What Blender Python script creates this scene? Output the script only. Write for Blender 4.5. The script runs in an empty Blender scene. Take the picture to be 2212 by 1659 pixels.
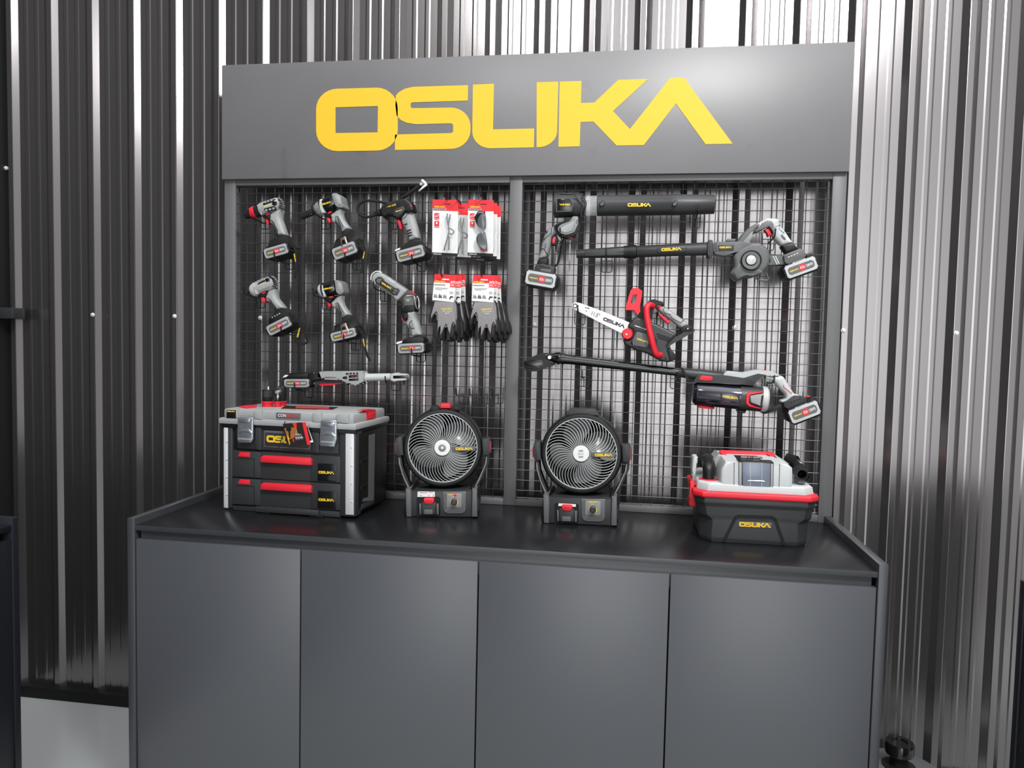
import bpy, bmesh, math, random
from mathutils import Vector, Matrix
random.seed(4)
S = bpy.context.scene
COL = S.collection
HC = 0.835                       # worktop height above the floor
W = 1.95                         # width of the display unit
# ------------------------------------------------------------------ camera
FPX = 1634.547
CAM = Vector((1.336258, -2.356664, 0.520663 + HC))
ROT = (1.514705, -0.020992, 0.153292)
from mathutils import Euler
RM = Euler(ROT, 'XYZ').to_matrix()
cam = bpy.data.cameras.new('camera'); cam.lens = FPX * 36 / 2212; cam.sensor_width = 36
cam.clip_start = 0.01
co = bpy.data.objects.new('camera', cam); co.location = CAM; co.rotation_euler = ROT
COL.objects.link(co); S.camera = co
def ray(u, v): return RM @ Vector(((u - 1106) / FPX, (829.5 - v) / FPX, -1.0))
def crop(x0, y0, s): return lambda x, y: (x0 + x / s, y0 + y / s)
PX = crop(0, 0, 1)
cA = crop(500, 380, 6.9125); cB = crop(500, 570, 6.9125); cC = crop(760, 380, 6.1444); cD = crop(760, 560, 6.1444)
cE = crop(1120, 380, 6.1444); cF = crop(1460, 380, 6.1444); cG = crop(1210, 590, 6.9125); cH = crop(1120, 740, 6.1444)
cI = crop(1440, 740, 6.1444); cJ = crop(460, 770, 4.4841); cK = crop(830, 820, 5.0286); cL = crop(1120, 850, 5.35)
cM = crop(1460, 950, 6.5059); cN = crop(600, 780, 7.3733)
# ------------------------------------------------------------------ materials
MATS = {}
def mat(name, c, rough=0.5, metal=0.0, var=0.06, scale=40.0, bump=0.0, spec=0.5, coat=0.0, alpha=1.0, trans=0.0, stretch=None):
    m = bpy.data.materials.new(name); m.use_nodes = True
    nt = m.node_tree; b = nt.nodes['Principled BSDF']
    tc = nt.nodes.new('ShaderNodeTexCoord'); nz = nt.nodes.new('ShaderNodeTexNoise'); rp = nt.nodes.new('ShaderNodeMixRGB')
    mp = nt.nodes.new('ShaderNodeMapping')
    if stretch: mp.inputs['Scale'].default_value = stretch
    nt.links.new(tc.outputs['Object'], mp.inputs['Vector']); nt.links.new(mp.outputs['Vector'], nz.inputs['Vector'])
    nz.inputs['Scale'].default_value = scale; nz.inputs['Detail'].default_value = 3
    nt.links.new(nz.outputs['Fac'], rp.inputs['Fac'])
    rp.inputs['Color1'].default_value = tuple(min(1, k * (1 - var)) for k in c) + (1,)
    rp.inputs['Color2'].default_value = tuple(min(1, k * (1 + var)) for k in c) + (1,)
    nt.links.new(rp.outputs['Color'], b.inputs['Base Color'])
    b.inputs['Roughness'].default_value = rough; b.inputs['Metallic'].default_value = metal
    b.inputs['Specular IOR Level'].default_value = spec
    b.inputs['Coat Weight'].default_value = coat; b.inputs['Coat Roughness'].default_value = 0.08
    b.inputs['Alpha'].default_value = alpha; b.inputs['Transmission Weight'].default_value = trans
    if bump:
        bp = nt.nodes.new('ShaderNodeBump'); bp.inputs['Strength'].default_value = bump; bp.inputs['Distance'].default_value = 0.002
        nt.links.new(nz.outputs['Fac'], bp.inputs['Height']); nt.links.new(bp.outputs['Normal'], b.inputs['Normal'])
    MATS[name] = m
    return m
BLK = mat('black_plastic', (.009, .009, .0095), .42, var=.15, scale=300, bump=.05, spec=.38)
RUB = mat('black_rubber', (.009, .009, .0095), .6, var=.2, scale=400, bump=.1, spec=.3)
DGR = mat('dark_grey_plastic', (.11, .111, .113), .45, scale=200, bump=.05)
CHR = mat('charcoal_plastic', (.033, .034, .036), .4, scale=200, bump=.05, spec=.45)
GRY = mat('grey_plastic', (.33, .337, .337), .5, scale=200, bump=.05)
MGR = mat('mid_grey_plastic', (.23, .235, .235), .5, scale=200, bump=.05)
LGR = mat('light_grey_plastic', (.50, .52, .52), .48, scale=200, bump=.04)
RED = mat('red_plastic', (.72, .018, .035), .45, scale=200, bump=.04)
REDC = mat('red_card', (.78, .02, .03), .5)
YEL = mat('yellow_print', (.86, .58, .02), .5)
YVI = mat('yellow_vinyl', (.80, .49, .016), .55, var=.03)
WHT = mat('white_print', (.8, .8, .8), .5)
WCD = mat('white_card', (.78, .78, .77), .5, var=.03)
INK = mat('dark_ink', (.02, .015, .03), .5)
GIN = mat('grey_ink', (.25, .25, .26), .5)
SIL = mat('chrome_steel', (.75, .75, .76), .25, .7, var=.04)
ALU = mat('brushed_aluminium', (.80, .81, .82), .4, .35, var=.05, scale=60, stretch=(30, 30, .5))
ZNC = mat('galvanised_latch', (.62, .66, .72), .2, .85, var=.25, scale=60)
BRS = mat('belt_clip_steel', (.6, .52, .42), .3, 1.0)
WIRE = mat('black_wire', (.035, .035, .037), .3, spec=.6)
HOOK = mat('black_hook_wire', (.012, .012, .013), .3, spec=.6)
GLB = mat('gloss_black', (.008, .008, .009), .12, coat=.6)
SMK = mat('smoked_plastic', (.012, .010, .022), .08, coat=1.0)
FRM = mat('powder_coated_frame', (.125, .125, .128), .42, var=.08, scale=90, bump=.03, spec=.7, stretch=(1, 1, .12))
SGN = mat('matt_grey_sign', (.15, .146, .15), .42, var=.10, scale=5, bump=.0, spec=.8)
def smudge(m, scale, lo, hi, k):
    nt = m.node_tree; b = nt.nodes['Principled BSDF']; src = b.inputs['Base Color'].links[0].from_socket
    tc = nt.nodes.new('ShaderNodeTexCoord'); nz = nt.nodes.new('ShaderNodeTexNoise'); rp = nt.nodes.new('ShaderNodeValToRGB'); mx = nt.nodes.new('ShaderNodeMixRGB')
    nz.inputs['Scale'].default_value = scale; nz.inputs['Detail'].default_value = 4; nz.inputs['Distortion'].default_value = .8
    rp.color_ramp.elements[0].position = lo; rp.color_ramp.elements[1].position = hi
    rp.color_ramp.elements[0].color = (1, 1, 1, 1); rp.color_ramp.elements[1].color = (k, k, k, 1)
    mx.blend_type = 'MULTIPLY'; mx.inputs['Fac'].default_value = 1
    nt.links.new(tc.outputs['Object'], nz.inputs['Vector']); nt.links.new(nz.outputs['Fac'], rp.inputs['Fac'])
    nt.links.new(src, mx.inputs['Color1']); nt.links.new(rp.outputs['Color'], mx.inputs['Color2']); nt.links.new(mx.outputs['Color'], b.inputs['Base Color'])
smudge(SGN, 7, .68, .76, .82)
DOOR = mat('dark_grey_laminate', (.066, .070, .079), .36, var=.05, scale=3, spec=.75)
TOP = mat('black_worktop', (.009, .0095, .011), .27, var=.1, scale=6, spec=.5)
SHL = mat('dark_edge_laminate', (.038, .041, .046), .36, var=.08, scale=20, spec=.7)
CLR = mat('clear_plastic', (.9, .92, .95), .03, alpha=.10, var=0, spec=.8)
CLT = mat('clear_tube', (.85, .87, .9), .05, alpha=.26, var=0, spec=.9)
GLS = mat('window_glass', (.20, .24, .32), .06, alpha=.75, var=.1, coat=.5)
LNS = mat('dark_lens', (.012, .02, .02), .06, coat=1.0)
KNT = mat('grey_knit', (.25, .235, .24), .9, var=.25, scale=500, bump=.3, stretch=(1, 1, .3))
NIT = mat('black_nitrile', (.014, .014, .015), .7, var=.3, scale=350, bump=.2)
PRN = mat('orange_print', (.36, .13, .03), .5, var=.7, scale=90)
PRD = mat('dark_print', (.02, .012, .01), .4, var=.6, scale=120)
BLD = mat('fan_blade', (.20, .205, .203), .18, var=.05, coat=.4)
BASEM = mat('grey_stand_base', (.11, .117, .12), .4, var=.1, scale=20)
MESHG = mat('intake_mesh', (.5, .5, .48), .4, .6, var=.6, scale=600)
DKW = mat('dark_side_wall', (.006, .006, .007), .6)
NVY = mat('dark_navy_laminate', (.012, .013, .018), .4, scale=3)
# ------------------------------------------------------------------ builders
def mesh_from(bm, name, m, angle=35):
    bmesh.ops.recalc_face_normals(bm, faces=bm.faces[:])
    me = bpy.data.meshes.new(name); bm.to_mesh(me); bm.free()
    me.materials.append(m)
    for p in me.polygons: p.use_smooth = True
    me.set_sharp_from_angle(angle=math.radians(angle))
    return me
class Thing:
    """An Empty at the thing's base; geometry of its parts is in the Empty's own space."""
    def __init__(s, name, label, cat, loc=(0, 0, 0), rz=0, group=None):
        o = bpy.data.objects.new(name, None); COL.objects.link(o)
        o.location = loc; o.rotation_euler = (0, 0, rz); o.empty_display_size = .02
        o['label'] = label; o['category'] = cat
        if group: o['group'] = group
        s.o = o; s.M = Matrix.Translation(loc) @ Matrix.Rotation(rz, 4, 'Z'); s.Mi = s.M.inverted()
        s.zmin = -9; s.cam = s.Mi @ CAM; s.R = s.Mi.to_3x3()
    def at(s, mp, x, y, yl=0.0):           # picture point -> point on the plane local-y = yl
        d = s.R @ ray(*mp(x, y)); return s.cam + d * ((yl - s.cam.y) / d.y)
    def atx(s, mp, x, y, xl):
        d = s.R @ ray(*mp(x, y)); return s.cam + d * ((xl - s.cam.x) / d.x)
    def atz(s, mp, x, y, zl):
        d = s.R @ ray(*mp(x, y)); return s.cam + d * ((zl - s.cam.z) / d.z)
    def add(s, name, bm, m, parent=None, angle=35, label=None):
        me = mesh_from(bm, name, m, angle) if isinstance(bm, bmesh.types.BMesh) else bm
        ob = bpy.data.objects.new(name, me); COL.objects.link(ob)
        ob.parent = parent or s.o
        if label: ob['label'] = label
        return ob
    def prism(s, name, mp, pts, y0, y1, m, bev=.002, seg=2, rd=0, parent=None, hole=None, label=None, backbev=False):
        if rd: pts = fillet(pts, rd)
        P = [s.at(mp, x, y, y0) for x, y in pts]
        for q in P: q.z = max(q.z, s.zmin)
        Hh = [s.at(mp, x, y, y0) for x, y in hole] if hole else None
        bm = pillow_bm(P, y0, y1, bev) if (rd and bev >= .008 and not hole) else prism_bm(P, y0, y1, bev, seg, Hh, backbev)
        return s.add(name, bm, m, parent, label=label)
    def rev(s, name, mp, a, b, prof, yc, m, parent=None, n=28, label=None, sy=1.0, cap=True):
        A = s.at(mp, *a, yc); B = s.at(mp, *b, yc)
        k = (B - A).length / math.hypot(b[0] - a[0], b[1] - a[1])
        return s.add(name, lathe_bm(A, (B - A).normalized(), [(t * k, r * k) for t, r in prof], n, sy, cap), m, parent, label=label)
    def disc(s, name, mp, c, prof, y, m, parent=None, n=32, label=None, cap=True):   # lathe about the y axis; prof (radius px, y offset m)
        yr = y + prof[0][1]; A = s.at(mp, *c, yr); B = s.at(mp, c[0] + 100, c[1], yr); k = (B - A).length / 100; A.y = y
        return s.add(name, lathe_bm(A, Vector((0, 1, 0)), [(dy, r * k) for r, dy in prof], n, 1.0, cap), m, parent, label=label)
    def tprism(s, name, mp, pts, z0, z1, m, bev=.001, parent=None, label=None):
        P = [s.atz(mp, x, y, z1) for x, y in pts]
        bm = bmesh.new(); f = [bm.verts.new((p.x, p.y, z1)) for p in P]; b = [bm.verts.new((p.x, p.y, z0)) for p in P]
        F = bm.faces.new(f); bm.faces.new(b[::-1])
        for i in range(len(P)): bm.faces.new((f[i], f[(i + 1) % len(P)], b[(i + 1) % len(P)], b[i]))
        if bev: bmesh.ops.bevel(bm, geom=list(F.edges), offset=bev, segments=2, profile=.5, affect='EDGES', clamp_overlap=True)
        return s.add(name, bm, m, parent, label=label)
    def xprism(s, name, mp, pts, x0, x1, m, bev=.001, parent=None, label=None):
        P = [s.atx(mp, x, y, x1) for x, y in pts]
        bm = bmesh.new(); f = [bm.verts.new((x1, p.y, p.z)) for p in P]; b = [bm.verts.new((x0, p.y, p.z)) for p in P]
        F = bm.faces.new(f); bm.faces.new(b[::-1])
        for i in range(len(P)): bm.faces.new((f[i], f[(i + 1) % len(P)], b[(i + 1) % len(P)], b[i]))
        if bev: bmesh.ops.bevel(bm, geom=list(F.edges), offset=bev, segments=2, profile=.5, affect='EDGES', clamp_overlap=True)
        return s.add(name, bm, m, parent, label=label)
    def tube(s, name, mp, pts, r, y, m, parent=None, n=10, label=None, sm=4):
        P = [s.at(mp, p[0], p[1], p[2] if len(p) > 2 else y) for p in pts]
        A = s.at(mp, pts[0][0], pts[0][1], y); B = s.at(mp, pts[0][0] + 100, pts[0][1], y); k = (B - A).length / 100
        rr = [q * k for q in r] if isinstance(r, (list, tuple)) else [r * k] * len(P)
        bm = bmesh.new(); tube_bm(bm, *smooth(P, rr, sm), n); return s.add(name, bm, m, parent, label=label)
    def wires(s, name, paths, r, m, parent=None, n=6, label=None):
        bm = bmesh.new()
        for p in paths: tube_bm(bm, [Vector(q) for q in p], [r] * len(p), n)
        return s.add(name, bm, m, parent, label=label)
    def box(s, name, lo, hi, m, bev=.002, parent=None, label=None, seg=2):
        return s.add(name, box_bm(lo, hi, bev, seg), m, parent, label=label)
    def ribbon(s, name, mp, pts, w, y, m, parent=None, th=.0015, label=None):
        P, _ = smooth([Vector((p[0], p[1], 0)) for p in pts], [1] * len(pts), 4)
        L, Rr = [], []
        for i, p in enumerate(P):
            d = (P[min(i + 1, len(P) - 1)] - P[max(i - 1, 0)]).normalized(); nrm = Vector((-d.y, d.x, 0)) * w / 2
            L.append(p + nrm); Rr.append(p - nrm)
        bm = bmesh.new()
        ring = [(s.at(mp, l.x, l.y, y), s.at(mp, r_.x, r_.y, y)) for l, r_ in zip(L, Rr)]
        V = [[bm.verts.new(q) for q in (a, b, b + Vector((0, th, 0)), a + Vector((0, th, 0)))] for a, b in ring]
        for a, b in zip(V, V[1:]):
            for i in range(4): bm.faces.new((a[i], a[(i + 1) % 4], b[(i + 1) % 4], b[i]))
        bm.faces.new(V[0]); bm.faces.new(V[-1]); return s.add(name, bm, m, parent, label=label)
    def logo(s, mp, c, w, ang, y, m, parent=None, name='brand_lettering', flip=False):
        A = s.at(mp, *c, y); a = math.radians(ang)
        B = s.at(mp, c[0] + w * math.cos(a), c[1] - w * math.sin(a), y)
        d = (B - A); k = d.length; th = math.atan2(d.z, d.x)
        if flip: th += math.pi
        me = LOGO.copy(); me.materials.clear(); me.materials.append(m)
        X = Matrix.Translation((A.x, y, A.z)) @ Matrix.Rotation(-th, 4, 'Y') @ Matrix.Diagonal((k, .0004, k, 1))
        me.transform(X)
        return s.add(name, me, m, parent)
    def text(s, mp, body, c, w, ang, y, m, parent=None, name='lettering', h=None):
        A = s.at(mp, *c, y); a = math.radians(ang)
        B = s.at(mp, c[0] + w * math.cos(a), c[1] - w * math.sin(a), y)
        d = (B - A); th = math.atan2(d.z, d.x)
        me = text_mesh(body); k = d.length / (me['w'] or 1)
        kz = k if h is None else h * (d.length / w) / (me['h'] or 1)
        X = Matrix.Translation((A.x, y, A.z)) @ Matrix.Rotation(-th, 4, 'Y') @ Matrix.Diagonal((k, 1, kz, 1))
        me.transform(X)
        return s.add(name, me_mat(me, m), m, parent)
def me_mat(me, m):
    me.materials.clear(); me.materials.append(m); return me
TXT = {}
def text_mesh(body):
    if body not in TXT:
        cu = bpy.data.curves.new('t', 'FONT'); cu.body = body; cu.size = 1; cu.offset = .012
        cu.align_x = 'CENTER'; cu.align_y = 'CENTER'; cu.resolution_u = 3
        ob = bpy.data.objects.new('t', cu); COL.objects.link(ob)
        bpy.context.view_layer.update()
        me = bpy.data.meshes.new_from_object(ob.evaluated_get(bpy.context.evaluated_depsgraph_get()))
        bpy.data.objects.remove(ob); bpy.data.curves.remove(cu)
        me.transform(Matrix.Rotation(math.pi / 2, 4, 'X'))
        xs = [v.co.x for v in me.vertices] or [0, 1]; zs = [v.co.z for v in me.vertices] or [0, 1]
        cx, cz = (max(xs) + min(xs)) / 2, (max(zs) + min(zs)) / 2
        me.transform(Matrix.Translation((-cx, 0, -cz)))
        TXT[body] = (me, max(xs) - min(xs), max(zs) - min(zs))
    me, w, h = TXT[body]; me = me.copy(); me.name = 'lettering'; me['w'] = w; me['h'] = h
    return me
def fillet(pts, r):
    out = []; n = len(pts)
    for i in range(n):
        p = Vector(pts[i]); a = Vector(pts[i - 1]) - p; b = Vector(pts[(i + 1) % n]) - p
        q = min(r, a.length * .45, b.length * .45)
        if q < 1e-6: out.append(tuple(p)); continue
        s, e = p + a.normalized() * q, p + b.normalized() * q
        for t in (0, .33, .67, 1): out.append(tuple((1 - t) ** 2 * s + 2 * t * (1 - t) * p + t * t * e))
    return out
def pillow_bm(P, y0, y1, bev, n=72, seg=5):
    # rounded-over solid: outline resampled, then inset in steps along softened normals on both faces
    P = [Vector((p.x, p.z)) for p in P]; L = [(P[(i + 1) % len(P)] - P[i]).length for i in range(len(P))]; T_ = sum(L); Q = []
    i, acc = 0, 0.0
    for k in range(n):
        s_ = T_ * k / n
        while acc + L[i] < s_: acc += L[i]; i += 1
        Q.append(P[i].lerp(P[(i + 1) % len(P)], (s_ - acc) / max(L[i], 1e-9)))
    area = sum(Q[i].x * Q[(i + 1) % n].y - Q[(i + 1) % n].x * Q[i].y for i in range(n))
    N = []
    for i in range(n):
        d = (Q[(i + 1) % n] - Q[i - 1]); v = Vector((-d.y, d.x)) * (1 if area > 0 else -1); N.append(v.normalized())
    for _ in range(3): N = [(N[i - 1] + N[i] * 2 + N[(i + 1) % n]).normalized() for i in range(n)]
    lim = []
    for i in range(n):                       # never inset past the middle of a narrow part
        w_ = min([((Q[j] - Q[i]).length_squared / max(1e-9, 2 * (Q[j] - Q[i]).dot(N[i]))) for j in range(n) if min((j - i) % n, (i - j) % n) > 2 and (Q[j] - Q[i]).dot(N[i]) > 1e-5] or [bev])
        lim.append(min(bev, w_ * .8))
    for _ in range(4): lim = [min(lim[i], (lim[i - 1] + lim[i] * 2 + lim[(i + 1) % n]) / 4) for i in range(n)]
    bm = bmesh.new(); dep = min(bev, abs(y1 - y0) * .49); rings = []
    prof = [(1 - math.sin(math.pi / 2 * k / seg), 1 - math.cos(math.pi / 2 * k / seg)) for k in range(seg + 1)]   # (depth, inset)
    for dd, ins in prof[::-1]: rings.append((y0 + dep * dd, ins))
    for dd, ins in prof: rings.append((y1 - dep * dd, ins))
    V = [[bm.verts.new((Q[i].x + N[i].x * lim[i] * ins, y, Q[i].y + N[i].y * lim[i] * ins)) for i in range(n)] for y, ins in rings]
    for a, b in zip(V, V[1:]):
        for i in range(n): bm.faces.new((a[i], a[(i + 1) % n], b[(i + 1) % n], b[i]))
    bm.faces.new(V[0]); bm.faces.new(V[-1][::-1]); return bm
def prism_bm(P, y0, y1, bev=.002, seg=2, hole=None, backbev=False):
    bm = bmesh.new(); n = len(P)
    if hole:
        k = min(range(n), key=lambda i: (P[i] - hole[0]).length)
        area = lambda Q: sum(Q[i].x * Q[(i + 1) % len(Q)].z - Q[(i + 1) % len(Q)].x * Q[i].z for i in range(len(Q)))
        H = list(hole)
        if area(P) * area(H) > 0: H = [H[0]] + H[:0:-1]
        fo = [bm.verts.new(Vector((p.x, y0, p.z))) for p in P]; fi = [bm.verts.new(Vector((p.x, y0, p.z))) for p in H]
        bo = [bm.verts.new(Vector((p.x, y1, p.z))) for p in P]; bi = [bm.verts.new(Vector((p.x, y1, p.z))) for p in H]
        for L1, L2 in ((fo, bo), (fi, bi)):
            for i in range(len(L1)): bm.faces.new((L1[i], L1[(i + 1) % len(L1)], L2[(i + 1) % len(L2)], L2[i]))
        for o_, i_ in ((fo, fi), (bo, bi)):
            es = []
            for L1 in (o_, i_):
                for i in range(len(L1)): es.append(bm.edges.get((L1[i], L1[(i + 1) % len(L1)])))
            bmesh.ops.triangle_fill(bm, use_beauty=True, edges=es)
        return bm
    f = [bm.verts.new(Vector((p.x, y0, p.z))) for p in P]; b = [bm.verts.new(Vector((p.x, y1, p.z))) for p in P]
    F = bm.faces.new(f); B = bm.faces.new(b[::-1])
    for i in range(n): bm.faces.new((f[i], f[(i + 1) % n], b[(i + 1) % n], b[i]))
    if bev:
        es = list(F.edges) + (list(B.edges) if backbev else [])
        try: bmesh.ops.bevel(bm, geom=es, offset=bev, segments=seg, profile=.5, affect='EDGES', clamp_overlap=True)
        except Exception: pass
    return bm
def box_bm(lo, hi, bev=.002, seg=2, bm=None):
    own = bm is None
    if own: bm = bmesh.new()
    v = [bm.verts.new((x, y, z)) for x in (lo[0], hi[0]) for y in (lo[1], hi[1]) for z in (lo[2], hi[2])]
    for q in ((0, 1, 3, 2), (4, 6, 7, 5), (0, 4, 5, 1), (2, 3, 7, 6), (0, 2, 6, 4), (1, 5, 7, 3)): bm.faces.new([v[i] for i in q])
    if bev and own: bmesh.ops.bevel(bm, geom=bm.edges[:], offset=bev, segments=seg, profile=.5, affect='EDGES', clamp_overlap=True)
    return bm
def frame_axes(d):
    u = Vector((0, 1, 0)) if abs(d.y) < .9 else Vector((1, 0, 0))
    u = (u - d * u.dot(d)).normalized(); return u, d.cross(u)
def lathe_bm(A, d, prof, n=28, sy=1.0, cap=True):
    bm = bmesh.new(); u, v = frame_axes(d); rings = []
    for t, r in prof:
        c = A + d * t
        rings.append([bm.verts.new(c + (u * math.cos(q) * sy + v * math.sin(q)) * max(r, 1e-5)) for q in (2 * math.pi * i / n for i in range(n))])
    for a, b in zip(rings, rings[1:]):
        for i in range(n): bm.faces.new((a[i], a[(i + 1) % n], b[(i + 1) % n], b[i]))
    if cap:
        bm.faces.new(rings[0][::-1]); bm.faces.new(rings[-1])
    return bm
def smooth(P, R, k=4):
    if len(P) < 3 or k < 2: return P, R
    o, rr = [], []
    for i in range(len(P) - 1):
        p0, p1, p2, p3 = P[max(i - 1, 0)], P[i], P[i + 1], P[min(i + 2, len(P) - 1)]
        for j in range(k):
            t = j / k
            o.append(.5 * ((2 * p1) + (p2 - p0) * t + (2 * p0 - 5 * p1 + 4 * p2 - p3) * t * t + (3 * p1 - p0 - 3 * p2 + p3) * t ** 3))
            rr.append(R[i] * (1 - t) + R[i + 1] * t)
    return o + [P[-1]], rr + [R[-1]]
def tube_bm(bm, P, R, n=8):
    rings = []; pu = None
    for i, p in enumerate(P):
        d = (P[min(i + 1, len(P) - 1)] - P[max(i - 1, 0)]).normalized()
        if pu is None: u, _ = frame_axes(d)
        else: u = (pu - d * pu.dot(d)).normalized()
        pu = u; v = d.cross(u)
        rings.append([bm.verts.new(p + (u * math.cos(q) + v * math.sin(q)) * R[i]) for q in (2 * math.pi * k / n for k in range(n))])
    for a, b in zip(rings, rings[1:]):
        for i in range(n): bm.faces.new((a[i], a[(i + 1) % n], b[(i + 1) % n], b[i]))
    bm.faces.new(rings[0][::-1]); bm.faces.new(rings[-1])
def structure(name, bm, m, parent=None, angle=35):
    ob = bpy.data.objects.new(name, mesh_from(bm, name, m, angle)); COL.objects.link(ob)
    if parent: ob.parent = parent
    else: ob['kind'] = 'structure'
    return ob
# ------------------------------------------------------------------ brand lettering outline (traced once on the sign, reused small)
q1 = crop(460, 70, 3.16); q2 = crop(1000, 150, 3.687)
def arc(c, r0, r1, a0, a1, n=7):
    return [(c[0] + r0 * math.cos(math.radians(a0 + (a1 - a0) * i / n)), c[1] - r1 * math.sin(math.radians(a0 + (a1 - a0) * i / n))) for i in range(n + 1)]
L_O = [q1(*p) for p in arc((1120, 520), 142, 142, 0, 90) + arc((852, 525), 147, 140, 90, 180) + arc((852, 672), 147, 139, 180, 270) + arc((1120, 668), 142, 139, 270, 360)]
H_O = [q1(*p) for p in ((837, 512), (1127, 503), (1125, 683), (837, 688))]
L_S = [q1(*p) for p in [(1741, 361), (1740, 466), (1362, 478), (1350, 486), (1350, 510), (1362, 518), (1625, 514)] + arc((1625, 640), 133, 126, 80, 0) + arc((1625, 668), 133, 128, 0, -90) +
       [(1243, 803), (1243, 700), (1262, 697), (1628, 688), (1640, 678), (1640, 632), (1628, 621), (1390, 627), (1325, 618), (1285, 600), (1255, 570), (1246, 500), (1250, 430), (1270, 408), (1310, 385), (1370, 372)]]
L_U1 = [q2(*p) for p in [(80, 122), (247, 115), (240, 478), (568, 471), (565, 621), (215, 628)] + arc((215, 495), 140, 133, 268, 180)]
L_U2 = [q2(*p) for p in [(588, 103), (759, 98), (750, 490)] + arc((600, 490), 150, 130, -5, -95)]
L_K = [q2(*p) for p in ((771, 98), (944, 93), (940, 268), (1046, 265), (1238, 84), (1475, 77), (1195, 332), (1330, 476), (1330, 604.5), (1223, 606), (1040, 416), (936, 420), (930, 613), (761, 617))]
L_A = [q2(*p) for p in ((1330, 476), (1648, 71), (1760, 67), (2148, 592), (1932, 596), (1696, 271), (1440, 603), (1330, 604.5))]
SY = -.0165
def on_sign(pts, y=SY):
    out = []
    for u, v in pts:
        d = ray(u, v); out.append(CAM + d * ((y - CAM.y) / d.y))
    return out
LET = [('letter_o', L_O, H_O), ('letter_s', L_S, None), ('letter_u', L_U1, None), ('letter_u', L_U2, None), ('letter_k', L_K, None), ('letter_a', L_A, None)]
def make_logo():
    me = None; bm = bmesh.new(); pts = [on_sign(p) for _, p, _ in LET]
    xs = [p.x for L in pts for p in L]; zs = [p.z for L in pts for p in L]
    k = max(xs) - min(xs); cx = (max(xs) + min(xs)) / 2; cz = (max(zs) + min(zs)) / 2
    f = lambda L: [Vector(((p.x - cx) / k, 0, (p.z - cz) / k)) for p in L]
    for (nm, p, h), L in zip(LET, pts):
        b2 = prism_bm(f(L), -1, 0, 0, hole=f(on_sign(h)) if h else None)
        tmp = bpy.data.meshes.new('x'); b2.to_mesh(tmp); b2.free(); bm.from_mesh(tmp); bpy.data.meshes.remove(tmp)
    return mesh_from(bm, 'brand_lettering', YEL)
LOGO = make_logo()
WORLD_K = 1.3; LIGHT_K = .75; GLOW_K = 2.2; ZEN_K = 1.8
# ================================================================== the setting
def wall_material():
    m = mat('dark_profiled_steel', (.30, .284, .284), .21, .92, var=.05, scale=6, stretch=(2, 2, .15))
    return m
WALLM = wall_material()
YV, YT, PIT = .115, .1, .1597
def wall_profile(x0, x1):
    pts = []; k = math.floor((x0 - 1.004) / PIT)
    while 1.004 + PIT * k < x1:
        s = 1.004 + PIT * k
        rib = [(0, YV), (.0008, YV - .0011), (.0172, YT + .0011), (.018, YT), (.0195, YT - .0003), (.0355, YT - .0003), (.037, YT), (.0378, YT + .0011), (.0542, YV - .0011), (.055, YV)]
        for b in (.0735, .1165):
            rib += [(b, YV), (b + .005, YV - .0009), (b + .015, YV - .0009), (b + .020, YV)]
        pts += [(s + a, y) for a, y in rib]
        k += 1
    return [(x, y) for x, y in pts if x0 <= x <= x1]
bm = bmesh.new()
pr = wall_profile(-.93, 3.0)
lo = [bm.verts.new((x, y, .02)) for x, y in pr]; hi = [bm.verts.new((x, y, 3.4)) for x, y in pr]
for i in range(len(pr) - 1): bm.faces.new((lo[i], lo[i + 1], hi[i + 1], hi[i]))
bmesh.ops.recalc_face_normals(bm, faces=bm.faces[:])
if sum(f.normal.y for f in bm.faces) > 0: bmesh.ops.reverse_faces(bm, faces=bm.faces[:])
me = bpy.data.meshes.new('wall_back'); bm.to_mesh(me); bm.free(); me.materials.append(WALLM)
wall = bpy.data.objects.new('wall_back', me); COL.objects.link(wall); wall['kind'] = 'structure'
for u, v in ((1822, 714), (2066, 720), (1587, 708), (1155, 702), (562, 686.5), (200, 680), (377, 683), (12, 363)):
    d = ray(u, v); p = CAM + d * ((YT - .002 - CAM.y) / d.y)
    structure('wall_screw', lathe_bm(p, Vector((0, -1, 0)), [(-.004, .0075), (.001, .0075), (.002, .0045), (.006, .004), (.0065, .002)], 12), ALU, wall)
structure('baseboard_back', box_bm((-.9, .078, 0), (2.99, .116, .042), .002), RUB)
FLOORM = mat('pale_epoxy_floor', (.42, .435, .435), .16, var=.03, scale=3, spec=.5)
structure('floor', box_bm((-.93, -5, -.02), (3.2, .13, 0), 0), FLOORM)
structure('wall_left', box_bm((-.95, -4, 0), (-.905, .13, 3.4), 0), DKW)
b = ray(0, 664); c = ray(0, 688)
za = (CAM + b * ((.03 - CAM.y) / b.y)).z; zb = (CAM + c * ((.03 - CAM.y) / c.y)).z
structure('trim_1', box_bm((-.905, .03, zb), (-.822, .085, za), .002), CHR)
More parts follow.
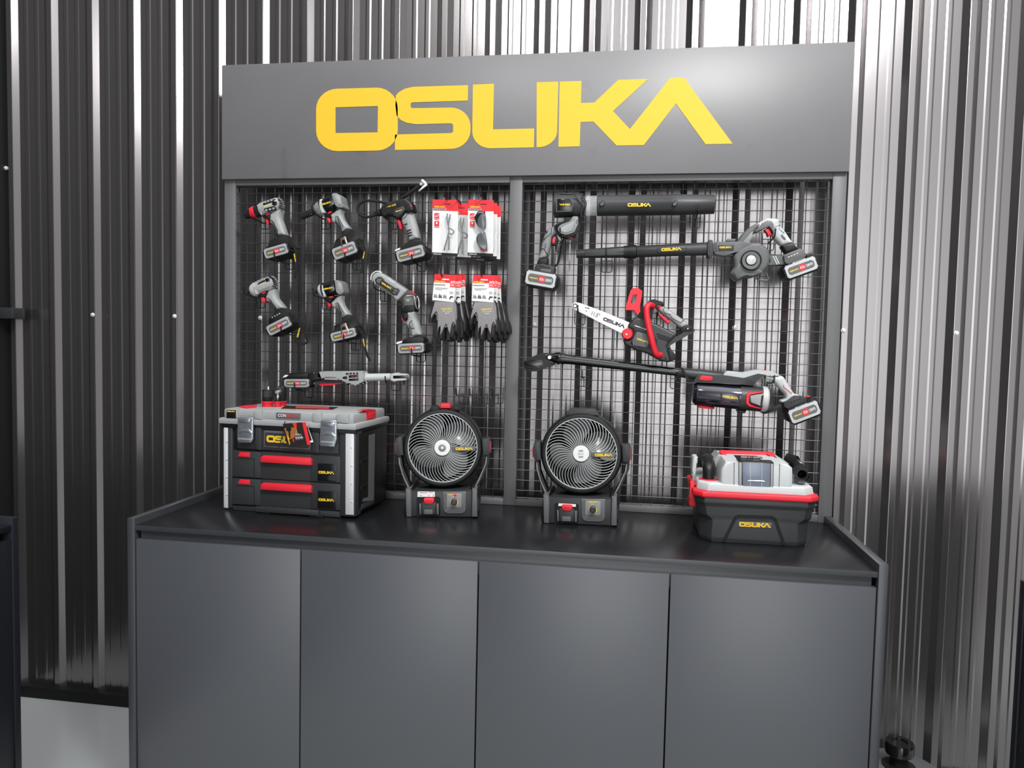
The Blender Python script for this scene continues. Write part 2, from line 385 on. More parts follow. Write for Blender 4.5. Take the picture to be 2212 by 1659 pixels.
# ------------------------------------------------------------------ display unit: cabinet, worktop, rack frames, sign
D, TP, LIP = .5029, .0213, .0187
cab = Thing('base_cabinet', 'long dark grey base cabinet with four flat doors below the black worktop', 'cabinet', (W / 2, -D / 2, 0))
x0, x1 = -W / 2, W / 2
yf, yb = -D / 2, D / 2
for a, b in ((x0, x0 + TP), (x1 - TP, x1)):
    cab.box('side_panel', (a, yf, 0), (b, yb - .001, HC + LIP), SHL, .0012)
fy = yf + .0046
dw = (W - 2 * TP) / 4
for i in range(4):
    a = x0 + TP + dw * i
    cab.box('door', (a + .0018, fy, .06), (a + dw - .0018, fy + .018, HC - .0386), DOOR, .0012)
cab.box('finger_channel', (x0 + TP + .010, fy + .010, HC - .075), (x1 - TP - .010, fy + .020, HC - .0152), SHL, .001)
cab.box('carcass', (x0 + TP, fy + .034, .0), (x1 - TP, yb - .01, HC - .03), RUB, 0)
cab.box('plinth', (x0 + TP, fy + .03, 0), (x1 - TP, fy + .036, .06), RUB, 0)
top = Thing('worktop', 'matt black worktop on the long grey base cabinet, holding the toolbox and fans', 'worktop', (W / 2, -D / 2, HC - .0147))
top.box('top_board', (x0 + TP + .0003, fy, .0), (x1 - TP - .0003, yb - .0005, .0147), TOP, .0008)
top.box('edge_band', (x0 + TP + .0003, fy - .0008, .0003), (x1 - TP - .0003, fy - .0001, .0142), SHL, .0003)
WF, PF = .0392, .9162
ZT, ZB = 1.0146, .0205
def mesh_paths(xa, xb, first):
    P = []; x = first
    while x < xb - .002: P.append([(x, .0145, ZB - .004), (x, .0145, ZT + .004)]); x += .0325
    z = .9905
    while z > .02: P.append([(xa - .003, .0108, z), (xb - .0004, .0108, z)]); z -= .0325
    P.append([(xa, .0125, ZT - .004), (xb - .0004, .0125, ZT - .004)]); P.append([(xa, .0125, ZB + .004), (xb - .0004, .0125, ZB + .004)])
    return P
def rack(name, label, xs, stiles, pane, first):
    t = Thing(name, label, 'rack', (xs[0], 0, HC))
    sh = lambda b: (b[0] - xs[0], b[1] - xs[0])
    for a, b in map(sh, stiles): t.box('stile', (a, 0, 0), (b, .032, 1.385), FRM, .0015)
    a, b = sh(pane)
    t.box('top_rail', (a, .0004, ZT), (b, .032, ZT + .045), FRM, .0012)
    t.box('bottom_rail', (a, .0004, 0), (b, .032, ZB), FRM, .0012)
    t.wires('wire_mesh', [[(p[0] - xs[0], p[1], p[2]) for p in q] for q in mesh_paths(pane[0], pane[1], first)], .00125, WIRE)
rack('mesh_rack_frame', 'left half of the grey display frame, wire mesh carrying the drills and gloves', (0, WF + PF), [(0, WF)], (WF, WF + PF - .0006), .0405)
rack('mesh_rack_frame', 'right half of the grey display frame, wire mesh carrying blowers and chainsaw', (WF + PF, W), [(WF + PF, 2 * WF + PF), (W - WF, W)], (2 * WF + PF, 2 * WF + 2 * PF), .997)
sign = Thing('header_sign', 'wide grey header board with big yellow brand name above the mesh racks', 'sign', (0, 0, HC + 1.0322))
sign.box('board', (0, SY, 0), (W, -.0004, .3665), SGN, .0012)
for nm, pts, hole in LET:
    o = [p - Vector((0, 0, HC + 1.0322)) for p in on_sign(pts)]
    h = [p - Vector((0, 0, HC + 1.0322)) for p in on_sign(hole)] if hole else None
    sign.add(nm, prism_bm(o, SY - .0012, SY, 0, hole=h), YVI)
# neighbouring displays at the two edges of the picture
nl = Thing('side_cabinet', 'black end of a neighbouring display cabinet along the left wall', 'cabinet', (-.287, -.555, 0), math.pi / 2)
def neighbour(t, s, ln=1.2):
    t.box('end_panel', tuple(sorted((0, .0))) and (min(0, s * .02), 0, 0), (max(0, s * .02), .5, HC + LIP), NVY, .0012)
    t.box('worktop', (min(s * .02, s * ln), .002, HC - .015), (max(s * .02, s * ln), .5, HC), TOP, .001)
    k = (ln - .025) / 3
    for i in range(3):
        a, b = s * (.022 + k * i), s * (.022 + k * i + k - .003)
        t.box('door', (min(a, b), .003, .06), (max(a, b), .02, HC - .0386), NVY, .0012)
    t.box('carcass', (min(s * .022, s * ln), .03, 0), (max(s * .022, s * ln), .49, HC - .03), RUB, 0)
neighbour(nl, -1)
nr = Thing('side_cabinet', 'dark end of a neighbouring display cabinet at the right edge', 'cabinet', (2.206, -.556, 0), -math.pi / 2)
neighbour(nr, 1, .42)
# stand base on the floor
sb = Thing('banner_stand_base', 'round grey banner stand base with a black ring on its post', 'stand base', (2.145, -.076, 0))
sb.add('base_drum', lathe_bm(Vector((0, 0, 0)), Vector((0, 0, 1)), [(0, .14), (.02, .151), (.095, .151), (.122, .142), (.140, .115), (.149, .06), (.151, .0)], 48), BASEM)
sb.add('post', lathe_bm(Vector((0, 0, .145)), Vector((0, 0, 1)), [(0, .045), (.008, .045), (.009, .036), (.01, .026), (.037, .023), (.045, .026)], 32), RUB)
bm = lathe_bm(Vector((0, 0, .188)), Vector((0, 0, 1)), [(.03, .021), (0, .026), (0, .038), (.028, .04), (.034, .037), (.034, .022), (.004, .018)], 32)
sb.add('collar', bm, GLB)
# ================================================================== tools hanging on the mesh (local y = 0 is the tool's middle plane)
YC = -.058
def T(name, label, cat, mp, x, y, yc=YC, group=None):
    d = ray(*mp(x, y)); p = CAM + d * ((yc - CAM.y) / d.y)
    return Thing(name, label, cat, tuple(p), 0, group)
def frame2(c, hl, hh, ang):
    a = math.radians(ang); ux, uy = math.cos(a), -math.sin(a); vx, vy = -math.sin(a), -math.cos(a)
    return lambda p, q: (c[0] + p * hl * ux + q * hh * vx, c[1] + p * hl * uy + q * hh * vy)
def battery(t, mp, c, hl, hh, ang, yF=-.037, yB=.038, amp='2.0 Ah', lite=GRY, power=None):
    f = frame2(c, hl, hh, ang); F = lambda L: [f(*p) for p in L]
    b = t.prism('battery', mp, F([(-1.1, -.5), (-.84, -1.18), (.86, -1.18), (1.1, -.5), (1.1, .62), (.9, 1.12), (-.88, 1.12), (-1.1, .6)]), yF, yB, BLK, .004, 2)
    t.prism('battery_frame', mp, F([(-1, -.62), (-.84, -1), (-.78, -.84), (.78, -.84), (.84, -1), (1, -.62), (.92, -.3), (.92, .3), (1, .62), (.84, 1), (.78, .84), (-.78, .84), (-.84, 1), (-1, .62), (-.92, .3), (-.92, -.3)]), yF - .003, yF + .006, lite, .0018, 2, parent=b)
    t.prism('battery_label', mp, F([(-.82, -.3), (-.7, -.56), (.7, -.56), (.82, -.3), (.82, .3), (.7, .56), (-.7, .56), (-.82, .3)]), yF - .0036, yF, DGR, .0003, 1, parent=b)
    y2 = yF - .0037
    t.logo(mp, f(-.44, -.02), hl * .56, ang, y2, YEL, b)
    t.prism('amp_badge', mp, F([(-.11, -.42), (.23, -.42), (.26, .42), (-.13, .42)]), y2 - .0002, yF, RED, 0, parent=b)
    t.text(mp, amp, f(.06, 0), hl * .27, ang, y2 - .0006, WHT, b, h=hh * .42)
    t.text(mp, '128VFS', f(.51, 0), hl * .44, ang, y2 - .0002, WHT, b, h=hh * .4)
    if power: t.text(mp, 'MULTI POWER', power, hl * .82, ang, yF - .0005, WHT, b, h=hh * .2)
    return b
def vents(t, mp, segs, y, m, w=10, name='vent_slots', parent=None):
    bm = bmesh.new()
    for a, b in segs:
        d = Vector((b[0] - a[0], b[1] - a[1])).normalized(); n = Vector((-d.y, d.x)) * w / 2
        P = [t.at(mp, a[0] + n.x, a[1] + n.y, y), t.at(mp, b[0] + n.x, b[1] + n.y, y), t.at(mp, b[0] - n.x, b[1] - n.y, y), t.at(mp, a[0] - n.x, a[1] - n.y, y)]
        b2 = prism_bm(P, y - .0006, y + .004, 0); tmp = bpy.data.meshes.new('x'); b2.to_mesh(tmp); b2.free(); bm.from_mesh(tmp); bpy.data.meshes.remove(tmp)
    return t.add(name, bm, m, parent)
def outline(t, mp, pts, y, m, w=8, name='trim_line', closed=True, parent=None):
    P = list(zip(pts, pts[1:] + pts[:1])) if closed else list(zip(pts, pts[1:]))
    return vents(t, mp, P, y, m, w, name, parent)
# ---- 1 hammer drill, top left
t = T('hammer_drill', 'grey cordless drill with a red collar, top left corner of the mesh', 'drill', cA, 560, 520)
A, B = (205, 588), (760, 410)
t.rev('chuck', cA, A, B, [(0, 20), (2, 50), (10, 58), (60, 62), (110, 66), (120, 60)], 0, RUB)
t.rev('chuck_collar', cA, A, B, [(92, 60), (98, 76), (150, 88), (172, 84), (176, 60)], 0, RED)
t.rev('torque_ring', cA, A, B, [(172, 66), (178, 86), (250, 86), (256, 70)], 0, BLK)
t.text(cA, 'I 1 7 15', (420, 505), 150, -64, -.0205, WHT, name='torque_numbers', h=22)
t.rev('motor_housing', cA, A, B, [(246, 60), (250, 92), (290, 100), (500, 102), (545, 92), (580, 70), (592, 40)], 0, GRY)
t.prism('side_label', cA, [(468, 408), (500, 375), (590, 348), (650, 345), (600, 400), (625, 440), (660, 470), (655, 505), (540, 530), (490, 520), (470, 460)], -.0222, -.005, BLK, .002)
t.logo(cA, (538, 446), 105, 14, -.0226, YEL)
t.prism('direction_window', cA, [(600, 390), (625, 378), (668, 380), (680, 400), (672, 430), (640, 445), (610, 435)], -.0236, -.01, GLB, .001)
vents(t, cA, [((490, 395), (520, 385)), ((535, 383), (560, 373)), ((580, 368), (610, 358)), ((505, 515), (535, 508)), ((560, 503), (590, 495)), ((612, 490), (640, 482))], -.0236, GRY, 26, 'side_ribs')
vents(t, cA, [((690, 335), (755, 372)), ((695, 362), (775, 405)), ((690, 398), (782, 425)), ((700, 430), (785, 462)), ((700, 460), (770, 492))], -.0175, BLK, 11)
t.prism('handle', cA, [(560, 560), (640, 510), (735, 490), (722, 560), (722, 640), (755, 730), (800, 885), (672, 892), (640, 800), (600, 720), (556, 700), (548, 640)], -.019, .019, GRY, .014, 4, rd=25)
outline(t, cA, [(558, 668), (598, 660), (632, 700), (645, 745), (688, 820), (684, 868), (664, 885)], -.0192, BLK, 9, 'grip_seam', False)
t.prism('grip_pad', cA, [(636, 720), (655, 728), (692, 805), (688, 830), (670, 815), (640, 760)], -.0195, -.01, DGR, .001)
t.prism('trigger_housing', cA, [(455, 590), (560, 540), (598, 552), (556, 640), (500, 640), (470, 625)], -.017, .017, BLK, .003)
t.prism('trigger', cA, [(476, 626), (530, 614), (546, 645), (552, 722), (528, 722), (512, 670)], -.012, .012, RED, .003, rd=8)
t.prism('direction_switch', cA, [(506, 580), (556, 556), (566, 574), (515, 594)], -.021, .0, RED, .002)
t.prism('foot', cA, [(672, 886), (800, 880), (870, 940), (925, 1060), (830, 1095), (500, 1115), (475, 1095), (545, 1050), (560, 985), (590, 950), (690, 930)], -.026, .026, BLK, .005, rd=12)
vents(t, cA, [((600, 985), (622, 978)), ((640, 972), (662, 966)), ((680, 960), (702, 954))], -.0262, RUB, 14, 'led_slots')
battery(t, cA, (660, 1122), 182, 78, 16)
t.ribbon('wrist_strap', cA, [(850, 965), (930, 1040), (965, 1140), (965, 1260), (970, 1380), (942, 1530)], 46, -.030, RUB)
t.logo(cA, (948, 1225), 130, -80, -.0306, YEL)
# ---- 2 impact wrench with socket
t = T('impact_wrench', 'grey and black impact wrench with a long black socket on its nose', 'impact wrench', cA, 1430, 420)
A, B = (1045, 610), (1610, 365)
t.rev('socket', cA, A, B, [(0, 30), (1, 44), (6, 48), (150, 50), (195, 46), (215, 38), (250, 36)], 0, RUB)
t.text(cA, 'Q7', (1188, 567), 44, 24, -.0085, BRS, name='size_mark')
t.rev('hammer_case', cA, A, B, [(236, 40), (244, 74), (290, 98), (350, 108), (352, 90)], 0, SIL)
t.rev('motor_housing', cA, A, B, [(330, 100), (336, 110), (520, 112), (530, 90)], 0, BLK)
t.prism('nose_guard', cA, [(1310, 350), (1342, 338), (1352, 365), (1340, 430), (1385, 510), (1388, 548), (1340, 555), (1325, 500), (1300, 430)], -.0255, -.002, LGR, .003)
t.prism('side_label', cA, [(1345, 370), (1495, 300), (1530, 360), (1535, 420), (1480, 460), (1395, 500), (1360, 450)], -.0262, -.008, GLB, .002)
t.logo(cA, (1415, 408), 155, 17, -.0265, YEL)
t.prism('rear_cap', cA, [(1493, 275), (1512, 258), (1570, 255), (1628, 298), (1648, 400), (1673, 462), (1655, 472), (1570, 462), (1546, 425), (1520, 340)], -.026, .026, MGR, .005, rd=12)
t.prism('cap_plate', cA, [(1540, 285), (1590, 290), (1622, 330), (1640, 410), (1590, 430), (1560, 380)], -.0268, -.02, GRY, .001)
vents(t, cA, [((1518, 282), (1530, 278)), ((1567, 432), (1580, 428)), ((1655, 440), (1665, 436))], -.0266, SIL, 16, 'cap_screws')
t.prism('handle', cA, [(1462, 575), (1560, 500), (1645, 478), (1636, 560), (1662, 650), (1755, 778), (1742, 792), (1640, 842), (1560, 700), (1490, 700), (1474, 650)], -.019, .019, GRY, .014, 4, rd=25)
outline(t, cA, [(1555, 610), (1590, 605), (1665, 745), (1660, 785), (1638, 805), (1612, 790), (1560, 690)], -.0192, BLK, 8, 'grip_seam')
t.prism('grip_pad', cA, [(1572, 628), (1588, 622), (1648, 750), (1640, 782), (1622, 775)], -.0196, -.01, CHR, .001)
t.prism('trigger_housing', cA, [(1372, 570), (1470, 510), (1520, 500), (1480, 575), (1460, 620), (1400, 612)], -.017, .017, BLK, .003)
t.prism('trigger', cA, [(1400, 605), (1450, 590), (1476, 650), (1472, 698), (1448, 698), (1432, 645)], -.012, .012, RED, .003, rd=8)
t.prism('direction_switch', cA, [(1432, 546), (1480, 524), (1490, 545), (1440, 567)], -.021, 0, RED, .002)
t.prism('foot', cA, [(1640, 838), (1755, 780), (1800, 850), (1880, 920), (1890, 1000), (1700, 1060), (1490, 1100), (1535, 1030), (1550, 960), (1660, 890)], -.026, .026, BLK, .005, rd=12)
t.prism('belt_clip', cA, [(1615, 930), (1700, 900), (1735, 1012), (1712, 1020), (1688, 940), (1640, 958), (1662, 1062), (1640, 1060)], -.041, -.037, BRS, .0008)
battery(t, cA, (1685, 1115), 185, 92, 21)
t.ribbon('wrist_strap', cA, [(1850, 960), (1945, 1010), (1985, 1110), (1975, 1250), (1962, 1350), (1938, 1450)], 40, -.034, RUB)
t.logo(cA, (1976, 1180), 110, 78, -.0346, YEL)
# ---- 3 impact driver, second row left
t = T('impact_driver', 'grey impact driver with a domed silver nose, below the red collared drill', 'impact driver', cB, 500, 350)
A, B = (243, 432), (650, 268)
t.rev('bit_holder', cB, A, B, [(0, 12), (2, 20), (30, 24), (62, 28)], 0, RUB)
t.rev('hammer_case', cB, A, B, [(48, 30), (52, 52), (80, 80), (118, 96), (140, 98)], 0, ALU)
t.rev('motor_housing', cB, A, B, [(136, 90), (138, 102), (400, 104), (440, 88), (458, 55)], 0, GRY)
t.prism('nose_guard', cB, [(305, 290), (335, 282), (345, 330), (390, 430), (385, 455), (355, 450), (325, 380)], -.0226, -.004, LGR, .003)
t.prism('side_label', cB, [(372, 320), (400, 285), (500, 232), (528, 290), (500, 335), (400, 372)], -.0226, -.008, BLK, .002)
t.logo(cB, (455, 297), 78, 24, -.0229, YEL)
t.prism('direction_window', cB, [(500, 225), (530, 208), (565, 225), (572, 270), (545, 290), (515, 270)], -.0234, -.01, GLB, .001)
vents(t, cB, [((550, 172), (640, 228)), ((565, 208), (665, 262)), ((580, 245), (680, 292)), ((590, 282), (685, 322)), ((590, 318), (660, 350))], -.018, BLK, 13)
vents(t, cB, [((395, 262), (425, 248)), ((440, 238), (465, 225)), ((415, 385), (445, 372)), ((470, 362), (500, 348)), ((520, 345), (560, 325))], -.0215, GRY, 26, 'side_ribs')
t.prism('handle', cB, [(490, 490), (530, 400), (645, 365), (650, 440), (670, 520), (722, 580), (778, 662), (660, 692), (600, 625), (560, 565), (510, 565), (496, 530)], -.019, .019, GRY, .014, 4, rd=25)
outline(t, cB, [(505, 520), (545, 512), (590, 545), (605, 590), (662, 650), (655, 682)], -.0192, BLK, 9, 'grip_seam', False)
t.prism('grip_pad', cB, [(592, 558), (612, 562), (660, 625), (658, 650), (636, 640), (598, 590)], -.0195, -.01, DGR, .001)
t.prism('trigger_housing', cB, [(385, 460), (500, 400), (535, 400), (500, 480), (470, 492), (400, 500)], -.017, .017, BLK, .003)
t.prism('trigger', cB, [(412, 490), (465, 474), (497, 520), (502, 578), (470, 578), (452, 530)], -.012, .012, RED, .003, rd=8)
t.prism('direction_switch', cB, [(447, 438), (495, 413), (502, 430), (458, 456)], -.021, 0, RED, .002)
t.prism('foot', cB, [(650, 692), (778, 662), (840, 730), (885, 800), (700, 870), (560, 900), (556, 830), (590, 785), (640, 755)], -.026, .026, BLK, .005, rd=12)
vents(t, cB, [((602, 802), (618, 796)), ((640, 782), (656, 776)), ((676, 764), (692, 758)), ((708, 746), (726, 738))], -.0262, WHT, 10, 'led_lights')
battery(t, cB, (703, 928), 190, 82, 27)
t.ribbon('wrist_strap', cB, [(850, 740), (960, 815), (1030, 900), (1065, 990), (1130, 1140), (1105, 1185), (1030, 1205), (955, 1165), (985, 1075), (1028, 955)], 36, -.020, RUB)
t.logo(cB, (1002, 1025), 150, 76, -.0206, YEL)
# ---- 4 impact driver, second row right
t = T('impact_driver', 'grey impact driver with a flat rear cap and belt clip, below the impact wrench', 'impact driver', cB, 1500, 380)
A, B = (1250, 422), (1660, 330)
t.rev('bit_holder', cB, A, B, [(0, 16), (3, 26), (40, 28), (75, 30)], 0, RUB)
t.rev('hammer_case', cB, A, B, [(55, 34), (60, 60), (85, 86), (115, 98), (125, 98)], 0, ALU)
t.rev('motor_housing', cB, A, B, [(118, 92), (122, 104), (320, 104), (330, 90)], 0, BLK)
t.prism('nose_guard', cB, [(1342, 322), (1358, 312), (1372, 380), (1398, 470), (1388, 495), (1370, 488), (1350, 400)], -.024, -.004, LGR, .002)
t.prism('side_label', cB, [(1372, 320), (1520, 280), (1545, 380), (1520, 420), (1400, 440)], -.0238, -.008, GLB, .002)
t.logo(cB, (1446, 365), 152, 11, -.0241, YEL)
t.prism('rear_cap', cB, [(1532, 262), (1560, 244), (1590, 240), (1650, 282), (1672, 405), (1668, 425), (1640, 455), (1585, 448), (1562, 410)], -.025, .025, MGR, .005, rd=12)
t.prism('cap_plate', cB, [(1575, 275), (1615, 280), (1640, 310), (1652, 385), (1600, 400), (1585, 360)], -.0258, -.02, GRY, .001)
vents(t, cB, [((1562, 262), (1574, 258)), ((1590, 412), (1602, 408)), ((1656, 415), (1666, 410))], -.0256, SIL, 16, 'cap_screws')
t.prism('handle', cB, [(1470, 580), (1560, 490), (1645, 460), (1640, 540), (1662, 620), (1758, 762), (1640, 812), (1555, 670), (1492, 655)], -.019, .019, GRY, .014, 4, rd=25)
outline(t, cB, [(1556, 590), (1592, 580), (1682, 735), (1672, 762), (1640, 775), (1612, 740)], -.0192, BLK, 8, 'grip_seam')
t.prism('grip_pad', cB, [(1575, 605), (1592, 598), (1662, 735), (1648, 760), (1630, 750)], -.0196, -.01, CHR, .001)
t.prism('trigger_housing', cB, [(1375, 505), (1440, 485), (1530, 470), (1490, 545), (1470, 590), (1405, 560)], -.017, .017, BLK, .003)
t.prism('trigger', cB, [(1403, 554), (1455, 540), (1478, 585), (1478, 642), (1445, 642), (1432, 592)], -.012, .012, RED, .003, rd=8)
t.prism('direction_switch', cB, [(1448, 490), (1505, 481), (1512, 500), (1455, 513)], -.021, 0, RED, .002)
t.prism('foot', cB, [(1640, 808), (1758, 760), (1800, 830), (1880, 920), (1885, 965), (1700, 1010), (1480, 1050), (1530, 1000), (1530, 920), (1670, 870)], -.026, .026, BLK, .005, rd=12)
t.prism('belt_clip', cB, [(1618, 906), (1710, 880), (1755, 1012), (1730, 1022), (1700, 930), (1642, 945), (1664, 1050), (1640, 1050)], -.041, -.037, BRS, .0008)
battery(t, cB, (1668, 1058), 195, 68, 14)
t.ribbon('wrist_strap', cB, [(1850, 930), (1940, 1010), (1975, 1110), (1990, 1240), (2025, 1360), (2070, 1450)], 36, -.026, RUB)
t.logo(cB, (1978, 1180), 120, -80, -.0266, YEL)
# ---- 5 tyre inflator
t = T('tyre_inflator', 'black and grey cordless inflator with looped air hose, beside the glasses packs', 'inflator', cC, 700, 450)
A, B = (300, 508), (790, 380)
t.rev('nozzle', cC, A, B, [(0, 20), (4, 30), (40, 34), (50, 44), (100, 48), (112, 30)], 0, RUB)
t.prism('body', cC, [(372, 420), (450, 350), (640, 302), (715, 288), (790, 352), (818, 430), (815, 468), (760, 480), (700, 470), (655, 545), (585, 578), (545, 545), (470, 512), (425, 550), (392, 525)], -.024, .024, BLK, .008, 3, rd=14)
t.prism('side_panel', cC, [(548, 470), (575, 432), (680, 400), (705, 440), (660, 505), (590, 540), (556, 530)], -.0255, -.01, CHR, .002)
t.logo(cC, (625, 462), 92, 17, -.0258, YEL)
t.prism('spec_label', cC, [(450, 400), (580, 362), (592, 392), (470, 430)], -.0247, -.01, GLB, .0005)
t.text(cC, '11 BAR 160 PSI', (522, 396), 120, 17, -.0252, YEL, h=20)
vents(t, cC, [((598, 365), (606, 400)), ((614, 360), (622, 395)), ((630, 356), (638, 390))], -.0245, RUB, 7)
vents(t, cC, [((400, 440), (440, 428)), ((410, 470), (440, 462)), ((415, 500), (440, 494))], -.0245, CHR, 10, 'side_ribs')
t.prism('rear_button', cC, [(770, 388), (790, 382), (800, 408), (785, 415)], -.026, -.01, RED, .002)
t.tube('air_hose', cC, [(460, 362), (330, 336), (190, 328), (105, 372), (78, 440), (105, 510), (185, 545), (265, 534), (320, 512)], 17, -.004, RUB, n=10)
t.tube('filler_hose', cC, [(650, 300), (740, 245), (830, 180), (905, 118)], 22, -.006, RUB, n=10)
t.rev('filler_head', cC, (880, 140), (960, 72), [(0, 16), (40, 18), (42, 24), (100, 26)], -.006, SIL)
t.rev('filler_chuck', cC, (925, 62), (985, 118), [(0, 20), (4, 28), (70, 30), (74, 24), (90, 22)], -.006, SIL)
t.prism('chuck_lever', cC, [(985, 95), (1000, 120), (960, 150), (888, 204), (880, 198), (935, 140)], -.012, -.004, ALU, .001)
t.prism('handle', cC, [(640, 562), (700, 480), (795, 474), (822, 560), (862, 700), (884, 828), (752, 862), (720, 770), (682, 665)], -.02, .02, GRY, .014, 4, rd=25)
outline(t, cC, [(655, 585), (720, 540), (735, 500), (800, 500)], -.0203, BLK, 8, 'grip_seam', False)
t.prism('grip_pad', cC, [(662, 580), (722, 555), (752, 625), (735, 655), (690, 672)], -.0206, -.01, MGR, .001)
vents(t, cC, [((690, 650), (735, 636)), ((726, 732), (785, 714)), ((735, 766), (795, 748)), ((745, 800), (802, 782))], -.0208, RUB, 16, 'grip_slots')
t.prism('trigger', cC, [(588, 576), (620, 570), (648, 612), (665, 702), (638, 706), (618, 650)], -.012, .012, RED, .003, rd=8)
t.prism('foot', cC, [(754, 868), (880, 838), (925, 890), (945, 940), (800, 985), (650, 1000), (655, 965), (690, 915)], -.026, .026, BLK, .005, rd=12)
t.prism('film_tab', cC, [(568, 985), (600, 968), (642, 952), (632, 985), (590, 1006)], -.034, -.030, WCD, 0)
battery(t, cC, (775, 1030), 190, 80, 15)
# ---- 6 work light
t = T('work_light', 'grey angled cordless work light with a wire hook, below the looped inflator', 'work light', cD, 600, 450)
t.prism('light_head', cD, [(252, 300), (262, 215), (300, 180), (345, 168), (410, 190), (460, 225), (690, 378), (735, 420), (612, 548), (568, 545), (545, 500), (330, 355), (262, 325)], -.022, .022, GRY, .008, 3, rd=18)
t.tube('bumper_rim', cD, [(250, 275), (262, 210), (300, 172), (345, 160), (400, 178)], 7, -.012, WHT, n=8)
t.prism('control_panel', cD, [(300, 268), (350, 228), (398, 235), (430, 270), (425, 292), (570, 385), (620, 388), (640, 415), (605, 480), (560, 480), (525, 460), (380, 355), (320, 325)], -.0235, -.01, CHR, .002)
t.prism('brand_plate', cD, [(388, 302), (408, 290), (542, 378), (522, 412), (372, 328)], -.0243, -.015, GLB, .001)
t.logo(cD, (458, 352), 150, -34, -.0247, YEL)
t.prism('lens_cover', cD, [(318, 292), (345, 255), (395, 262), (372, 310), (350, 325)], -.0243, -.015, DGR, .001)
t.prism('power_button', cD, [(545, 400), (580, 388), (606, 420), (590, 465), (550, 468), (526, 440)], -.0243, -.015, CHR, .001)
vents(t, cD, [((565, 412), (592, 425)), ((548, 438), (575, 452))], -.025, GIN, 10, 'button_marks')
t.prism('top_grip', cD, [(462, 250), (480, 238), (580, 305), (578, 325), (550, 330), (470, 278)], -.0226, -.01, LGR, .001)
t.prism('hinge_arm', cD, [(602, 540), (735, 405), (835, 470), (855, 560), (832, 622), (690, 628), (672, 575)], -.019, .019, CHR, .006, 2, rd=12)
t.prism('slide_switch', cD, [(744, 422), (770, 414), (838, 466), (822, 482)], -.014, .006, RED, .003)
t.prism('hinge_plate', cD, [(678, 515), (700, 488), (790, 482), (828, 520), (822, 612), (690, 622)], -.0225, -.01, DGR, .003)
t.logo(cD, (745, 532), 64, 2, -.0229, YEL)
t.text(cD, '6W', (745, 550), 40, 2, -.0229, WHT, h=13)
t.tube('hanging_hook', cD, [(725, 488, -.024), (795, 484, -.024), (828, 500, -.03), (850, 620, -.03), (870, 655, -.02), (892, 640, -.006), (888, 540, -.002), (868, 490, -.0)], 7, -.02, SIL, n=8, sm=3)
t.prism('neck', cD, [(690, 620), (832, 614), (838, 690), (712, 705), (648, 690)], -.021, .021, BLK, .005)
t.prism('handle', cD, [(722, 700), (835, 682), (838, 770), (882, 862), (922, 1012), (790, 1032), (762, 940), (702, 862), (730, 775)], -.02, .02, GRY, .014, 4, rd=22)
outline(t, cD, [(800, 815), (770, 835), (765, 880), (790, 920), (830, 915)], -.0203, BLK, 9, 'grip_seam', False)
t.prism('grip_pad', cD, [(780, 845), (800, 825), (815, 870), (822, 905), (795, 900)], -.0206, -.012, MGR, .001)
t.prism('trigger_housing', cD, [(642, 690), (722, 680), (742, 760), (700, 815), (672, 800)], -.014, .014, BLK, .003)
t.prism('trigger', cD, [(652, 714), (676, 714), (692, 770), (682, 812), (660, 812), (664, 765)], -.012, .012, RED, .003, rd=6)
t.prism('foot', cD, [(785, 1030), (920, 1018), (955, 1055), (962, 1095), (830, 1120), (660, 1112), (668, 1080), (705, 1052)], -.026, .026, BLK, .005, rd=10)
t.prism('film_tab', cD, [(588, 1108), (610, 1095), (672, 1082), (662, 1108), (600, 1128)], -.034, -.030, WCD, 0)
battery(t, cD, (783, 1180), 178, 66, 3)
# ---- 7 ratchet wrench
t = T('ratchet_wrench', 'long grey cordless ratchet with a red lever, above the toolbox lid', 'ratchet', cN, 1000, 260)
battery(t, cN, (297, 352), 205, 66, 0)
t.prism('foot', cN, [(178, 192), (450, 180), (476, 200), (478, 275), (300, 290), (92, 290), (88, 258), (165, 235)], -.026, .026, BLK, .005, rd=10)
vents(t, cN, [((232, 205), (256, 203)), ((280, 203), (306, 201)), ((330, 201), (356, 199)), ((380, 199), (406, 197))], -.0262, RUB, 12)
t.prism('film_tab', cN, [(72, 262), (118, 220), (168, 224), (130, 256)], -.032, -.028, WCD, 0)
t.prism('rear_body', cN, [(466, 192), (570, 178), (660, 165), (705, 285), (560, 302), (470, 280)], -.022, .022, BLK, .005, rd=10)
t.prism('lever_guard', cN, [(556, 300), (1040, 308), (1110, 352), (1095, 380), (1030, 332), (660, 332), (645, 412), (620, 405), (575, 408)], -.014, .014, CHR, .003)
t.prism('lever', cN, [(650, 378), (668, 340), (850, 334), (1018, 338), (1032, 356), (940, 366), (870, 386), (656, 394)], -.011, .011, RED, .004, rd=8)
t.prism('main_body', cN, [(622, 232), (630, 190), (680, 166), (1340, 160), (1372, 200), (1372, 300), (1345, 345), (1282, 350), (1262, 385), (1205, 388), (1180, 355), (1085, 350), (1040, 302), (965, 302), (940, 256), (740, 252), (690, 288), (650, 272)], -.022, .022, GRY, .007, 3, rd=14)
t.prism('grip_panel', cN, [(735, 302), (745, 262), (940, 262), (962, 308)], -.0225, -.005, MGR, .002)
t.prism('spec_label', cN, [(1130, 228), (1280, 214), (1286, 310), (1130, 316)], -.0232, -.01, GLB, .001)
t.text(cN, '128VFS', (1192, 246), 50, 2, -.0236, REDC, h=14)
t.text(cN, 'CORDLESS RATCHET', (1197, 272), 125, 2, -.0236, WHT, h=16)
